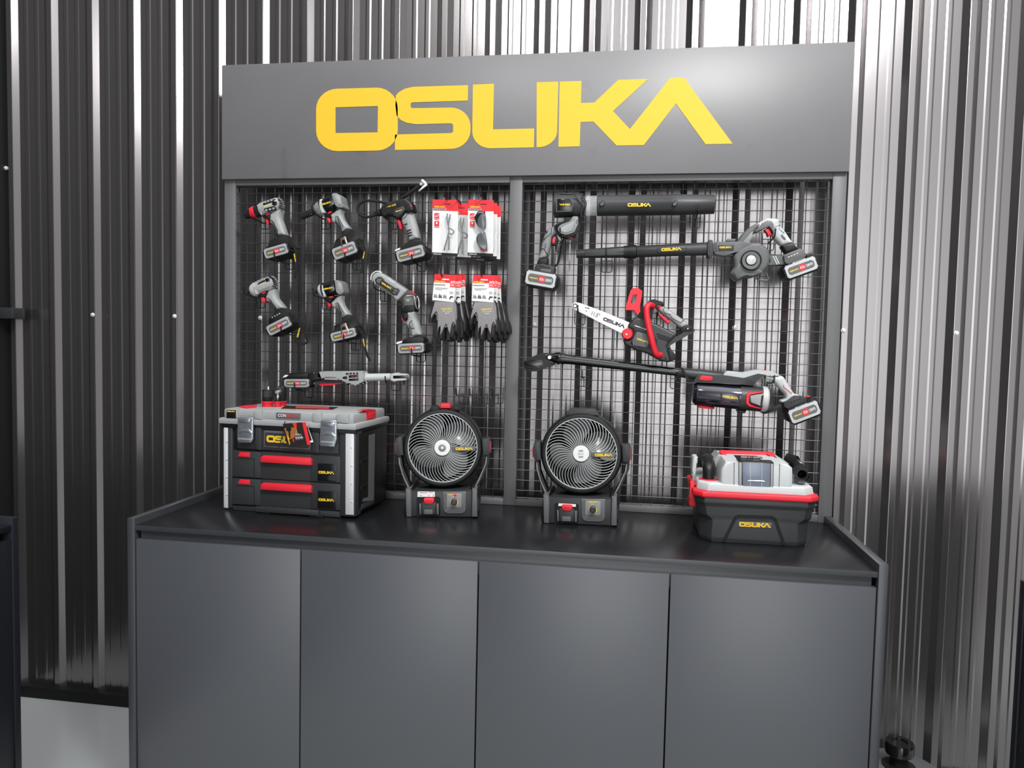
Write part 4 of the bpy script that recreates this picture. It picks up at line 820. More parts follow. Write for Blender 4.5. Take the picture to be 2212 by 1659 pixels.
def glove_pack(label, off, y, rot=0, dark=False):
    ox, oy = off; c0 = (1235, 200)
    def tr(x, v):
        x -= c0[0]; v -= c0[1]; a = math.radians(rot)
        return (c0[0] + ox + x * math.cos(a) - v * math.sin(a), c0[1] + oy + x * math.sin(a) + v * math.cos(a))
    F = lambda L: [tr(*p[:2]) + tuple(p[2:]) for p in L]
    t = T('work_gloves', label, 'gloves', cD, *tr(1235, 560), y, 'carded work gloves hanging on the left mesh')
    t.prism('card', cD, F([(1098, 196), (1392, 212), (1352, 590), (1066, 556)]), -.006, -.0052, WCD, 0, rd=14)
    t.prism('red_header', cD, F([(1098, 196), (1392, 212), (1384, 318), (1087, 304)]), -.0064, -.006, REDC, 0, rd=12)
    t.prism('hang_slot', cD, F([(1196, 256), (1292, 262), (1290, 278), (1196, 272)]), -.0066, -.006, WHT, 0, rd=5)
    t.prism('size_patch', cD, F([(1304, 318), (1382, 322), (1376, 374), (1300, 368)]), -.0066, -.006, REDC, 0)
    t.text(cD, 'M70', F([(1344, 306)])[0], 62, -rot - 3, -.0068, WHT, h=36)
    t.text(cD, 'LEVEL 1', F([(1340, 346)])[0], 66, -rot - 3, -.0070, WHT, h=24)
    t.logo(cD, F([(1172, 296)])[0], 145, -rot - 3, -.0067, YEL)
    t.prism('grey_tag', cD, F([(1092, 330), (1240, 336), (1240, 350), (1092, 344)]), -.0064, -.006, GIN, 0)
    vents(t, cD, [tuple(F([(1110, 376 + 11 * k), (1110 + w_, 384 + 11 * k)])) for k, w_ in enumerate((170, 150, 90))] + [tuple(F([(1300, 430 + 12 * k), (1345, 433 + 12 * k)])) for k in range(3)], -.0062, GIN, 3, 'fine_print')
    for k in range(3):
        x = 1085 + 62 * k
        t.prism('usage_picture', cD, F([(x, 508 + 4 * k), (x + 4, 478 + 4 * k), (x + 18, 452 + 4 * k), (x + 30, 482 + 4 * k), (x + 40, 460 + 4 * k), (x + 52, 512 + 4 * k)]), -.0064, -.006, GIN if k != 1 else DGR, 0)
    outline(t, cD, F([(1300, 530), (1312, 495), (1345, 505)]), -.0064, INK, 16, 'usage_picture', False)
    t.prism('base_band', cD, F([(1068, 540), (1355, 572), (1352, 590), (1066, 556)]), -.0063, -.006, DGR, 0)
    # back glove (nitrile palm forward) then front glove with knit back
    for nm, dx, yy in (('rear_glove', 22, .014), ('front_glove', 0, .0)):
        g = t.prism(nm, cD, F([(1085 + dx, 540), (1358 + dx, 545), (1385 + dx, 640), (1392 + dx, 800), (1372 + dx, 880), (1290 + dx, 905), (1180 + dx, 900), (1130 + dx, 830), (1120 + dx, 720), (1090 + dx, 690)]), yy, yy + .011, NIT if (dark or dx) else KNT, .005, 3, rd=20)
        fing = [[(1155, 800), (1140, 900), (1122, 985), (1128, 1040)], [(1215, 840), (1205, 920), (1186, 1000), (1178, 1052)], [(1282, 840), (1290, 930), (1286, 1010), (1280, 1072)], [(1330, 830), (1336, 910), (1334, 980), (1326, 1034)], [(1372, 780), (1384, 850), (1384, 920), (1380, 962)]]
        if nm == 'rear_glove': fing = fing[1:]
        for q in fing:
            t.tube('glove_finger', cD, F([(x + dx, v + (28 if dx else 0), yy + .006) for x, v in q]), [27, 33, 36, 29], 0, NIT, parent=g, n=12)
        t.tube('glove_thumb', cD, F([(1100 + dx * 2, 640, yy + .006), (1072 + dx * 2.4, 720, yy + .005), (1052 + dx * 2.6, 790, yy + .004), (1042 + dx * 2.6, 845, yy + .004)]), [34, 32, 30, 24], 0, NIT, parent=g, n=12)
        if dark and not dx: t.prism('knit_back', cD, F([(1330, 560), (1356, 572), (1372, 760), (1366, 840), (1350, 760)]), yy - .004, yy + .004, KNT, .003, 2, parent=g)
        if not dx and not dark:
            kn = [(1100, 560), (1350, 572), (1372, 800), (1378, 885), (1362, 850), (1342, 800), (1318, 880), (1300, 1000), (1284, 950), (1266, 850), (1240, 850), (1200, 960), (1170, 1012), (1178, 930), (1186, 850), (1150, 900), (1132, 970), (1140, 860), (1152, 760), (1136, 690), (1112, 680), (1076, 740), (1052, 790), (1048, 740), (1080, 640)]
            t.prism('knit_back', cD, F(kn), yy - .007, yy + .004, KNT, .003, 2, parent=g)
            t.logo(cD, F([(1262, 660)])[0], 145, -rot + 2, yy - .0075, YEL, g)
            t.text(cD, 'SAFETY GLOVES', F([(1264, 688)])[0], 118, -rot + 2, yy - .0075, WHT, g, h=14)
            t.text(cD, 'SIZE M', F([(1266, 716)])[0], 56, -rot + 2, yy - .0075, WHT, g, h=14)
glove_pack('grey and black work gloves on a glossy red topped card, left bunch, front', (0, 0), -.104)
glove_pack('work gloves tucked second in the left bunch, behind the glossy card', (66, 12), -.066, -4, True)
glove_pack('work gloves at the back of the left bunch, nearest the right bunch', (112, 4), -.028, -7, True)
glove_pack('grey and black work gloves at the front of the right bunch', (512, 6), -.104, -2)
glove_pack('work gloves second in the right bunch, just behind the front card', (548, 14), -.066, -5, True)
glove_pack('work gloves at the back of the right bunch, next to the frame post', (582, 34), -.028, -8, True)
# ================================================================== wire display hooks
from mathutils.bvhtree import BVHTree
bpy.context.view_layer.update()
OBST = []
for r in [o for o in COL.objects if o.parent is None and o.get('category') and o['category'] not in ('rack', 'cabinet', 'worktop', 'sign', 'glasses pack', 'gloves')]:
    vs, ps = [], []
    for o in r.children_recursive:
        if o.type != 'MESH': continue
        b0 = len(vs); vs += [o.matrix_world @ v.co for v in o.data.vertices]; ps += [tuple(b0 + i for i in q.vertices) for q in o.data.polygons]
    if ps: OBST.append(BVHTree.FromPolygons(vs, ps))
def hook(label, mp, x0, x1, ytop, ybot, length=.108, name='wire_hook'):
    t = T(name, label, 'hook', mp, (x0 + x1) / 2, ytop, .004, 'black wire hooks clipped to the mesh racks')
    a = t.at(mp, x0, ytop, 0); b = t.at(mp, x1, ybot, 0)
    w = max(.0135, min(.017, (b.x - a.x) / 2)); h = max(.022, min(.045, a.z - b.z)); r = .006
    L = [(-w, .010, .014), (-w, .003, .017), (-w, -.001, .010), (-w, 0, -h + r), (-w + r * .3, 0, -h + r * .3), (-w + r, 0, -h), (w - r, 0, -h), (w - r * .3, 0, -h + r * .3), (w, 0, -h + r), (w, -.001, .010), (w, .003, .017), (w, .010, .014)]
    t.wires('hook_loop', [L, [(-w, 0, 0), (w, 0, 0)], [(0, 0, 0), (0, 0, -h)]], .0014, HOOK)
    ob, tr = None, [t.M]
    cand = sorted([(dx, dz, l) for dx in (0, .008, -.008, .014, -.014) for dz in (0, .004, .009, .014, .02, .026, .033) for l in (length, length - .03, length - .05)], key=lambda c: abs(c[0]) * 1.2 + c[1] + (length - c[2]) * .35)
    best = None
    for dx, dz, l in cand:
        if dz > h - .002 or abs(dx) > w: continue
        pts = [Vector(q) for q in ((dx, -.0035, -.004 - dz), (dx, -l * .55, -.001 - dz), (dx, -l + .006, .003 - dz), (dx, -l, .008 - dz), (dx, -l - .004, .024 - dz))]
        if best is None: best = pts
        bm = bmesh.new(); tube_bm(bm, [t.M @ q for q in pts], [.0026] * 5, 6); bv = BVHTree.FromBMesh(bm); bm.free()
        if not any(bv.overlap(o) for o in OBST): best = pts; break
    t.wires('hook_pin', [best], .0022, HOOK)
    if best[0].x: t.wires('pin_foot', [[(0, -.001, best[0].z), (best[0].x * 1.1, -.001, best[0].z)]], .0016, HOOK)
for lb, mp, *q in (
    ('wire hook under the nose of the red collared drill', cA, 440, 565, 605, 795),
    ('wire hook under the battery of the red collared drill', cA, 805, 935, 1240, 1395),
    ('wire hook under the neck of the impact wrench', cA, 1345, 1475, 600, 795),
    ('wire hook under the battery of the impact wrench', cA, 1815, 1945, 1245, 1405),
    ('wire hook under the domed nose of the lower left impact driver', cB, 372, 500, 495, 660),
    ('wire hook under the battery of the lower left impact driver', cB, 900, 1030, 960, 1110),
    ('wire hook under the nose of the flat capped impact driver', cB, 1360, 1490, 510, 685),
    ('wire hook under the battery of the flat capped impact driver', cB, 1790, 1930, 1125, 1290),
    ('wire hook below the barrel of the inflator', cC, 495, 605, 560, 710),
    ('wire hook under the battery of the inflator', cC, 865, 985, 1130, 1270),
    ('wire hook under the head of the angled work light', cD, 380, 495, 425, 560),
    ('wire hook under the battery of the angled work light', cD, 865, 975, 1240, 1365),
    ('wire hook under the battery of the grey ratchet', cN, 435, 560, 440, 585),
    ('wire hook under the head of the grey ratchet', cN, 1815, 1950, 335, 475),
    ('wire hook by the red trigger of the tube blower', cE, 495, 620, 865, 1005),
    ('wire hook under the tapered nozzle of the leaf blower', cE, 1110, 1240, 1130, 1280),
    ('wire hook under the end of the thick blower tube', cF, 190, 320, 560, 695),
    ('wire hook behind the red trigger of the leaf blower', cF, 1150, 1300, 840, 990),
    ('wire hook below the tip of the white guide bar', cG, 220, 370, 620, 770),
    ('wire hook behind the red trigger of the chainsaw', cG, 1390, 1490, 600, 780),
    ('empty wire hook below the left part of the vacuum pipe', cH, 805, 935, 455, 585),
    ('wire hook below the middle of the stick vacuum, under the pipe end', cH, 2020, 2150, 480, 615),
    ('wire hook under the grey trigger of the stick vacuum', cI, 1270, 1400, 520, 655),
    ('empty wire hook above the left fan, leftmost of four', cK, 815, 912, 155, 260),
    ('empty wire hook above the left fan, second from left of four', cK, 958, 1055, 155, 262),
    ('empty wire hook above the left fan, third from left of four', cK, 1075, 1172, 155, 265),
    ('empty wire hook above the left fan, rightmost of four', cK, 1192, 1290, 155, 265),
    ('wire hook through the slot of the clear glasses pack', cC, 1300, 1420, 395, 540),
    ('wire hook holding the second glasses pack', cC, 1440, 1560, 405, 545),
    ('wire hook through the slot of the dark lensed glasses pack', cC, 1760, 1880, 385, 530),
    ('wire hook through the card of the left glove bunch', cD, 1260, 1380, 275, 420),
    ('wire hook through the card of the right glove bunch', cD, 1760, 1880, 270, 415)):
    L = .135 if ('glasses' in lb or 'glove' in lb) else .108
    hook(lb, mp, *q, length=L)
# ================================================================== things standing on the worktop
def dirlathe(o, d, prof, n=28, cap=True): return lathe_bm(Vector(o), Vector(d).normalized(), prof, n, 1.0, cap)
# ---- drawer toolbox
th = math.atan2(-.028, .394)
t = Thing('drawer_toolbox', 'black and grey drawer toolbox with two chrome latches, left end of the worktop', 'toolbox', (.146, -.265, HC), th)
t.zmin = .0006
p = lambda x, y, yl=0: t.at(cJ, x, y, yl)
bx0, bx1, DP = p(98, 1000).x, p(1388, 1100).x, .235
zf0, zf1 = p(90, 652, -.012).z, p(90, 594, -.012).z
zt = p(140, 505, -.004).z
t.box('body', (bx0 + .006, .002, .012), (bx1 - .002, DP, zf0 + .002), BLK, .004)
for x in (bx0 + .03, bx0 + .1, bx1 - .1, bx1 - .03): t.box('foot', (x - .014, .02, 0), (x + .014, DP - .02, .014), RUB, .002)
t.box('corner_column', (bx0, -.004, .006), (bx0 + .034, .05, zf0), CHR, .004)
t.box('corner_column', (bx1 - .052, -.004, .006), (bx1, .04, zf0), CHR, .006)
for L in ([(104, 688), (142, 690), (142, 1468), (104, 1464)], [(1284, 740), (1364, 746), (1360, 1536), (1282, 1532)]):
    pc = t.prism('corner_strip', cJ, L, -.0065, -.002, ALU, .001)
    for k in (.18, .4, .62, .84):
        xx = L[0][0] + (L[1][0] - L[0][0]) * .72; yy = L[0][1] + (L[2][1] - L[0][1]) * k
        t.disc('rivet', cJ, (xx, yy), [(3, -.0085), (7, -.0075), (8, -.006)], 0, SIL, parent=pc, n=10)
tr = t.prism('upper_tray', cJ, [(215, 670), (1215, 720), (1215, 945), (240, 892)], -.004, .01, CHR, .003)
for L in ([(405, 690), (466, 694), (466, 908), (405, 902)], [(952, 735), (1030, 740), (1030, 938), (952, 930)]): t.prism('tray_rib', cJ, L, -.009, -.002, CHR, .003, parent=tr)
t.prism('brand_plate', cJ, [(496, 716), (946, 742), (938, 905), (488, 878)], -.0065, -.002, DGR, .002, parent=tr)
t.prism('brand_plate', cJ, [(506, 735), (930, 760), (925, 890), (500, 866)], -.0072, -.004, CHR, .0005, parent=tr)
t.logo(cJ, (722, 808), 415, -3.5, -.0076, YVI, tr)
for k, dy in (('upper', 0), ('lower', 266)):
    dr = t.prism('drawer', cJ, [(186, 908 + dy), (1236, 968 + dy), (1234, 1228 + dy), (184, 1166 + dy)], -.0045, .012, CHR, .002)
    t.prism('drawer_pad', cJ, [(190, 912 + dy), (462, 927 + dy), (462, 1178 + dy), (188, 1164 + dy)], -.0085, -.002, CHR, .002, parent=dr)
    t.prism('drawer_pad', cJ, [(946, 954 + dy), (1234, 971 + dy), (1232, 1224 + dy), (946, 1206 + dy)], -.0085, -.002, CHR, .002, parent=dr)
    t.prism('drawer_slider', cJ, [(258, 926 + dy), (356, 930 + dy), (356, 976 + dy), (240, 970 + dy)], -.0105, -.004, RED, .001, parent=dr)
    vents(t, cJ, [((285, 936 + dy), (285, 966 + dy)), ((305, 936 + dy), (305, 968 + dy))], -.0107, REDC, 5, 'slider_ribs', dr)
    outline(t, cJ, [(225, 985 + dy), (400, 993 + dy), (400, 1166 + dy)], -.0087, BLK, 4, 'pad_seam', False, parent=dr)
    t.prism('drawer_handle', cJ, [(458, 980 + dy), (475, 962 + dy), (930, 984 + dy), (948, 1004 + dy), (948, 1056 + dy), (458, 1026 + dy)], -.018, -.002, RED, .003, parent=dr)
    t.prism('label_holder', cJ, [(1015, 1034 + dy), (1192, 1042 + dy), (1190, 1216 + dy), (1010, 1204 + dy)], -.0092, -.004, GLB, .0008, parent=dr)
    t.logo(cJ, (1098, 1124 + dy), 152, -3, -.0096, YEL, dr)
t.prism('base_skirt', cJ, [(190, 1438), (1232, 1500), (1232, 1562), (240, 1512), (190, 1500)], -.0025, .02, CHR, .002)
t.prism('stacking_ledge', cJ, [(410, 1455), (1020, 1492), (1020, 1546), (410, 1508)], -.016, .02, CHR, .003)
for L in ([(434, 1504), (555, 1512), (550, 1545), (430, 1540)], [(935, 1538), (1062, 1545), (1062, 1580), (935, 1572)]): t.prism('front_foot', cJ, L, -.014, .02, RUB, .002)
# lid
lid = t.box('lid', (bx0 - .007, -.012, zf0), (bx1 + .003, DP + .006, zf1), GRY, .004)
t.box('lid_top', (bx0 + .004, -.004, zf1 - .003), (bx1 - .008, DP - .004, zt), GRY, .007, parent=lid)
t.box('lid_skirt', (bx0 - .002, -.007, zf0 - .012), (bx1, DP + .002, zf0 + .001), BLK, .002, parent=lid)
for L in ([(400, 524), (470, 528), (470, 612), (400, 606)], [(964, 544), (1046, 550), (1046, 642), (964, 636)], [(122, 510), (236, 514), (236, 600), (122, 597)], [(1196, 556), (1312, 566), (1316, 652), (1196, 642)]):
    t.prism('lid_rib', cJ, L, -.0115, -.002, GRY, .003, parent=lid)
t.prism('name_plate', cJ, [(612, 543), (846, 553), (842, 607), (612, 598)], -.0075, -.002, DGR, .0006, parent=lid)
t.text(cJ, 'CON', (668, 571), 78, -2.5, -.0079, WHT, lid, h=26)
t.text(cJ, 'NECT+', (764, 576), 112, -2.5, -.0079, REDC, lid, h=26)
t.prism('corner_sticker', cJ, [(131, 517), (222, 520), (222, 598), (131, 595)], -.0119, -.006, GLB, .0002, parent=lid)
t.logo(cJ, (176, 532), 78, -2, -.0122, YEL, lid)
for L, top in (([(238, 586), (386, 594), (384, 800), (362, 838), (246, 836), (232, 812)], [(250, 598), (345, 602), (358, 618), (345, 642), (250, 636)]), ([(1042, 614), (1196, 620), (1194, 800), (1172, 878), (1036, 870), (1028, 842)], [(1052, 626), (1162, 632), (1176, 650), (1160, 674), (1052, 666)])):
    la = t.prism('latch', cJ, L, -.020, -.014, ZNC, .003, 3)
    t.prism('latch_grip', cJ, top, -.0225, -.018, ZNC, .002, parent=la)
    xa = L[0][0]; yy = L[0][1]
    t.prism('latch_ridge', cJ, [(xa + 8, yy + 140), (xa + 35, yy + 118), (xa + 110, yy + 122), (xa + 140, yy + 150), (xa + 138, yy + 165), (xa + 108, yy + 140), (xa + 38, yy + 136), (xa + 5, yy + 158)], -.0225, -.018, ZNC, .001, parent=la)
    t.prism('latch_lip', cJ, [(xa + 2, yy + 205), (xa + 138, yy + 212), (xa + 134, yy + 226), (xa - 2, yy + 220)], -.0215, -.018, SIL, .001, parent=la)
t.tprism('lid_recess', cJ, [(700, 476), (1215, 490), (1160, 514), (660, 502)], zt - .002, zt + .0006, BLK, 0, parent=lid)
t.tprism('carry_handle', cJ, [(806, 482), (1130, 490), (1122, 498), (800, 490)], zt - .002, zt + .003, RED, .001, label='red folding carry handle')
t.tprism('lid_lettering', cJ, [(660, 504), (1010, 512), (1004, 515), (654, 507)], zt, zt + .0012, PRN, 0, parent=lid)
t.tprism('lid_catch', cJ, [(250, 482), (330, 470), (428, 465), (418, 488), (325, 496)], zt - .002, zt + .003, RED, .001)
sx = bx1 - .008
t.xprism('side_grip', cJ, [(1440, 524), (1512, 508), (1580, 512), (1580, 600), (1496, 608), (1496, 530)], sx - .012, sx + .0035, RED, .002)
t.xprism('grip_hollow', cJ, [(1504, 545), (1570, 530), (1570, 592), (1504, 598)], sx - .01, sx + .004, REDC, .001)
t.xprism('side_panel', cJ, [(1415, 752), (1620, 690), (1612, 1395), (1408, 1480)], bx1 - .01, bx1 + .0008, BLK, .001)
t.xprism('side_pocket', cJ, [(1448, 782), (1572, 745), (1562, 1395), (1440, 1435)], bx1 - .01, bx1 + .0014, RUB, 0)
t.xprism('pocket_wall', cJ, [(1510, 764), (1570, 746), (1560, 1390), (1452, 1408), (1452, 1380), (1505, 1360)], bx1 - .01, bx1 + .0018, DGR, 0)
for y in (990, 1245): t.xprism('pocket_shelf', cJ, [(1440, y + 15), (1500, y - 15), (1498, y + 8), (1440, y + 42)], bx1 - .01, bx1 + .003, BLK, .0005)
t.xprism('base_vent', cJ, [(1440, 1435), (1562, 1385), (1562, 1425), (1440, 1482)], bx1 - .01, bx1 + .0025, CHR, .0005)
# booklet hanging on the toolbox
b = Thing('product_booklet', 'folded dark product booklet with a red edge hanging from the toolbox lid', 'booklet', tuple(t.M @ p(700, 640, -.028)), th)
B2 = lambda L: L
b.prism('back_page', cJ, [(890, 638), (902, 636), (972, 830), (934, 836)], .004, .0048, WCD, 0)
b.prism('inner_print', cJ, [(912, 668), (958, 812), (936, 818), (905, 700)], .0036, .004, PRD, 0)
cv = b.prism('front_cover', cJ, [(676, 652), (898, 636), (944, 852), (716, 856)], 0, .0008, PRD, 0)
b.prism('red_edge', cJ, [(864, 639), (896, 636), (944, 853), (912, 856)], -.0004, .0008, REDC, 0, parent=cv)
b.prism('cover_picture', cJ, [(692, 696), (806, 684), (826, 762), (740, 806), (728, 820)], -.0004, 0, PRN, 0, parent=cv)
b.prism('cover_picture', cJ, [(770, 646), (808, 643), (812, 684), (786, 686)], -.0005, 0, REDC, 0, parent=cv)
b.prism('cover_picture', cJ, [(708, 690), (748, 682), (762, 706), (748, 730), (752, 790), (736, 790), (730, 728), (710, 716)], -.0006, 0, BLK, 0, parent=cv)
b.prism('cover_picture', cJ, [(790, 752), (854, 746), (876, 800), (800, 812)], -.0006, 0, DGR, 0, parent=cv)
vents(b, cJ, [((800, 757), (812, 756)), ((822, 755), (834, 754)), ((800, 790), (815, 789)), ((824, 788), (838, 787)), ((846, 786), (870, 784))], -.001, WHT, 7, 'picture_highlights', cv)
b.prism('cover_picture', cJ, [(764, 780), (774, 780), (788, 826), (778, 830)], -.0006, 0, REDC, 0, parent=cv)
b.logo(cJ, (735, 812), 92, -78, -.0008, YEL, cv)
b.tube('tie_string', cJ, [(688, 665), (684, 730), (664, 800), (640, 888)], 4, -.002, BLK, n=6)
b.tube('tie_string', cJ, [(700, 630, .012), (692, 645, .004), (688, 665, -.001)], 4, -.002, BLK, n=6)
# ---- drill attachments on the lid
def onlid(name, label, x, y):
    q = t.M @ t.atz(cJ, x, y, zt)
    return Thing(name, label, 'attachment', tuple(q), th, 'drill attachments on the toolbox lid')
Z = (0, 0, 1)
a = onlid('chuck_attachment', 'black keyless chuck attachment in a wide red cup, on the toolbox lid', 528, 486)
a.add('red_cup', dirlathe((0, 0, 0), Z, [(0, .0155), (.012, .0165), (.0125, .0185), (.0165, .0185), (.017, .0165)], 32), RED)
a.add('chuck_sleeve', dirlathe((0, 0, .0165), Z, [(0, .014), (.004, .0155), (.012, .0165), (.034, .0165), (.036, .0145)], 24), RUB)
a.add('chuck_grip', dirlathe((0, 0, .031), Z, [(0, .0168), (.018, .0168), (.021, .015)], 14), CHR, angle=15)
a.add('drive_pin', dirlathe((.003, 0, .052), Z, [(0, .0022), (.009, .0022), (.010, .0012)], 10), WHT)
a = onlid('bit_holder_attachment', 'silver bit holder attachment in a small red cup, between two black attachments', 628, 488)
a.add('red_cup', dirlathe((0, 0, 0), Z, [(0, .0100), (.013, .0108), (.0135, .0120), (.0165, .0120), (.017, .0108)], 32), RED)
a.add('holder_base', dirlathe((0, 0, .0165), Z, [(0, .0092), (.005, .0088), (.006, .0040)], 24), RUB)
a.add('bit_shank', dirlathe((0, 0, .0215), Z, [(0, .0012), (.006, .0012), (.0062, .0038), (.014, .0042), (.0142, .0022), (.020, .0024)], 6), SIL, angle=15)
a.add('bit_socket', dirlathe((-.002, -.004, .046), (0, 1, 0), [(0, .0028), (0, .0052), (.006, .0056), (.010, .004)], 18), SIL)
a.add('bit_socket', dirlathe((.003, -.002, .048), (0, 1, 0), [(0, .0024), (0, .0042), (.006, .0044)], 18), SIL)
a = onlid('angle_head_attachment', 'black right angle head attachment in a red cup, rearmost of three', 668, 477)
a.add('red_cup', dirlathe((0, 0, 0), Z, [(0, .0132), (.011, .0140), (.0115, .0158), (.0145, .0158), (.015, .014)], 32), RED)
a.add('angle_body', dirlathe((0, 0, .014), Z, [(0, .0125), (.010, .013), (.034, .013), (.044, .0115), (.050, .007)], 24), RUB)
a.add('gear_head', dirlathe((-.008, -.016, .044), (0, 1, 0), [(0, .0125), (.002, .0165), (.016, .0175), (.030, .015)], 8), CHR, angle=15)
# ---- jobsite fans
def make_fan(name, label, loc, rz, red_knob):
    t = Thing(name, label, 'fan', (1.209, -.13, HC), 0)
    t.zmin = .0006
    C0 = (726, 694); YB, YH = -.079, -.02
    # base
    t.prism('base_housing', cL, [(268, 1340), (288, 1180), (350, 1168), (382, 1204), (720, 1216), (1040, 1216), (1085, 1182), (1138, 1190), (1160, 1345), (1158, 1440), (1140, 1536), (1070, 1532), (350, 1502), (268, 1497), (258, 1440)], YB + .006, .07, BLK, .006, 2)
    t.prism('base_front', cL, [(352, 1202), (720, 1214), (1074, 1220), (1070, 1528), (352, 1500)], YB, 0, CHR, .004)
    for L in ([(284, 1182), (342, 1178), (356, 1215), (350, 1503), (290, 1500)], [(1076, 1196), (1138, 1192), (1136, 1532), (1068, 1530)]): t.prism('base_post', cL, L, YB - .006, 0, DGR, .004)
    bay = t.prism('battery_bay', cL, [(414, 1280), (434, 1262), (676, 1272), (698, 1292), (692, 1508), (412, 1502)], YB - .0006, 0, RUB, 0, rd=12)
    bt = t.prism('battery', cL, [(440, 1352), (470, 1340), (650, 1346), (690, 1356), (690, 1478), (668, 1492), (460, 1482), (438, 1470)], YB - .006, 0, BLK, .003)
    t.prism('battery_block', cL, [(474, 1332), (642, 1338), (640, 1482), (474, 1476)], YB - .011, 0, CHR, .002, parent=bt)
    t.prism('battery_step', cL, [(502, 1420), (604, 1424), (604, 1480), (502, 1476)], YB - .0125, 0, DGR, .001, parent=bt)
    for L in ([(444, 1352), (466, 1352), (466, 1478), (448, 1474)], [(650, 1358), (674, 1358), (674, 1486), (650, 1484)]): t.prism('battery_rail', cL, L, YB - .010, 0, DGR, .001, parent=bt)
    t.prism('battery_release', cL, [(498, 1300), (512, 1292), (604, 1296), (618, 1304), (620, 1332), (600, 1360), (516, 1356), (498, 1330)], YB - .0165, 0, RED, .003, parent=bt)
    t.prism('release_grip', cL, [(524, 1300), (594, 1303), (594, 1326), (524, 1322)], YB - .0175, 0, RED, .001, parent=bt)
    cp = t.prism('control_panel', cL, [(722, 1218), (1006, 1224), (996, 1440), (965, 1480), (770, 1474), (735, 1440)], YB - .004, 0, DGR, .005, 3, rd=10)
    t.prism('panel_label', cL, [(775, 1236), (950, 1241), (945, 1407), (770, 1401)], YB - .0044, 0, MGR, .0003, parent=cp)
    yl = YB - .0048
    if red_knob:
        t.logo(cL, (820, 1256), 70, -1, yl, YEL, cp)
        t.disc('power_lamp', cL, (872, 1262), [(10, yl - .0008), (17, yl - .0004), (18, yl)], 0, RED, parent=cp, n=16)
    else:
        t.logo(cL, (860, 1256), 108, -1, yl, YEL, cp)
    t.text(cL, 'MAX', (852, 1278), 40, -1, yl, WHT, cp, h=8)
    bm = bmesh.new()
    A = t.at(cL, 858, 1346, yl); B = t.at(cL, 958, 1346, yl); k = (B - A).length / 100
    for i in range(20):
        q = [math.radians(220 - 260 * j / 20) for j in (i, i + 1)]; w0, w1 = (8 * j / 20 + 44 for j in (i, i + 1))
        v = [bm.verts.new(A + Vector((math.cos(a_) * r * k, 0, math.sin(a_) * r * k))) for a_, r in ((q[0], 41), (q[0], w0), (q[1], w1), (q[1], 41))]
        bm.faces.new(v)
    t.add('dial_scale', bm, YEL, cp)
    t.text(cL, '-', (812, 1392), 12, 0, yl, YEL, cp, h=3); t.text(cL, '+', (898, 1394), 14, 0, yl, YEL, cp)
    t.disc('speed_knob', cL, (858, 1346), [(28, YB - .018), (36, YB - .0165), (40, YB - .004), (40, YB)], 0, GLB, n=28)
    L = [(428, 1206), (630, 1213), (630, 1274), (425, 1266)] if red_knob else [(462, 1270), (664, 1280), (662, 1310), (462, 1300)]
    st = t.prism('paper_label', cL, L, YB - .0016, YB + .002, WCD, 0)
    if red_knob:
        vents(t, cL, [((450, 1218), (540, 1221)), ((560, 1216), (610, 1219)), ((450, 1250), (480, 1251)), ((560, 1245), (560, 1268)), ((610, 1245), (612, 1270))], YB - .0014, INK, 4, 'label_print', st)
    # yoke arms and pivots
    for L, S_ in (([(196, 780), (240, 780), (252, 900), (342, 1140), (370, 1200), (290, 1190), (240, 1000), (206, 870)], [(204, 790), (218, 790), (222, 880), (262, 1010), (326, 1150), (302, 1150), (248, 1005), (206, 872)]),
                  ([(1236, 800), (1286, 792), (1278, 880), (1185, 1080), (1128, 1195), (1056, 1206), (1120, 1120), (1228, 930)], [(1240, 812), (1254, 808), (1250, 890), (1160, 1090), (1118, 1168), (1098, 1172), (1145, 1085), (1236, 900)])):
        a_ = t.prism('yoke_arm', cL, L, YH - .016, YH + .018, BLK, .004, rd=12); t.prism('arm_strip', cL, S_, YH - .0175, YH, MGR, .001, parent=a_)
    for L, R_ in (([(170, 600), (186, 562), (250, 556), (262, 770), (196, 786), (176, 745)], [(160, 630), (170, 618), (172, 738), (162, 728)]), ([(1192, 606), (1284, 592), (1300, 640), (1298, 740), (1282, 800), (1205, 798)], [(1296, 640), (1306, 655), (1302, 760), (1294, 776)])):
        a_ = t.prism('pivot_block', cL, L, YH - .024, YH + .024, CHR, .006, 2, rd=14); t.prism('pivot_cap', cL, R_, YH - .016, YH + .016, RED, .003, parent=a_)
    # head
    t.disc('head_ring', cL, C0, [(404, -.042), (412, -.049), (432, -.050), (455, -.048), (464, -.042), (468, -.02), (470, .02), (452, .04), (430, .045), (400, .03), (398, -.03), (404, -.042)], 0, BLK, n=64, cap=False)
    t.disc('ring_rim', cL, C0, [(466, -.024), (473, -.022), (473, -.012), (466, -.010)], 0, CHR, n=64, cap=False)
    t.disc('grille_ring', cL, C0, [(404, -.047), (406, -.050), (414, -.050), (416, -.047)], 0, LGR, n=64, cap=False)
    A = t.at(cL, *C0, YH - .03); k = (t.at(cL, C0[0] + 100, C0[1], YH - .03) - A).length / 100
    P = []
    for i in range(48):
        th0 = 2 * math.pi * i / 48; L = []
        for j in range(11):
            u = j / 10; r = 96 + (408 - 96) * u; a_ = th0 + .62 * u ** 2.2 - .16 * u
            L.append((A.x + math.cos(a_) * r * k, -.066 + .018 * u ** 1.6, A.z + math.sin(a_) * r * k))
        P.append(L)
    t.wires('front_grille', P, .00095, LGR, n=5)
    P = []
    for i in range(18):
        a0 = 2 * math.pi * i / 18; P.append([(A.x + math.cos(a0 - .5 * u) * (60 + 370 * u) * k, .043, A.z + math.sin(a0 - .5 * u) * (60 + 370 * u) * k) for u in (0, .25, .5, .75, 1)])
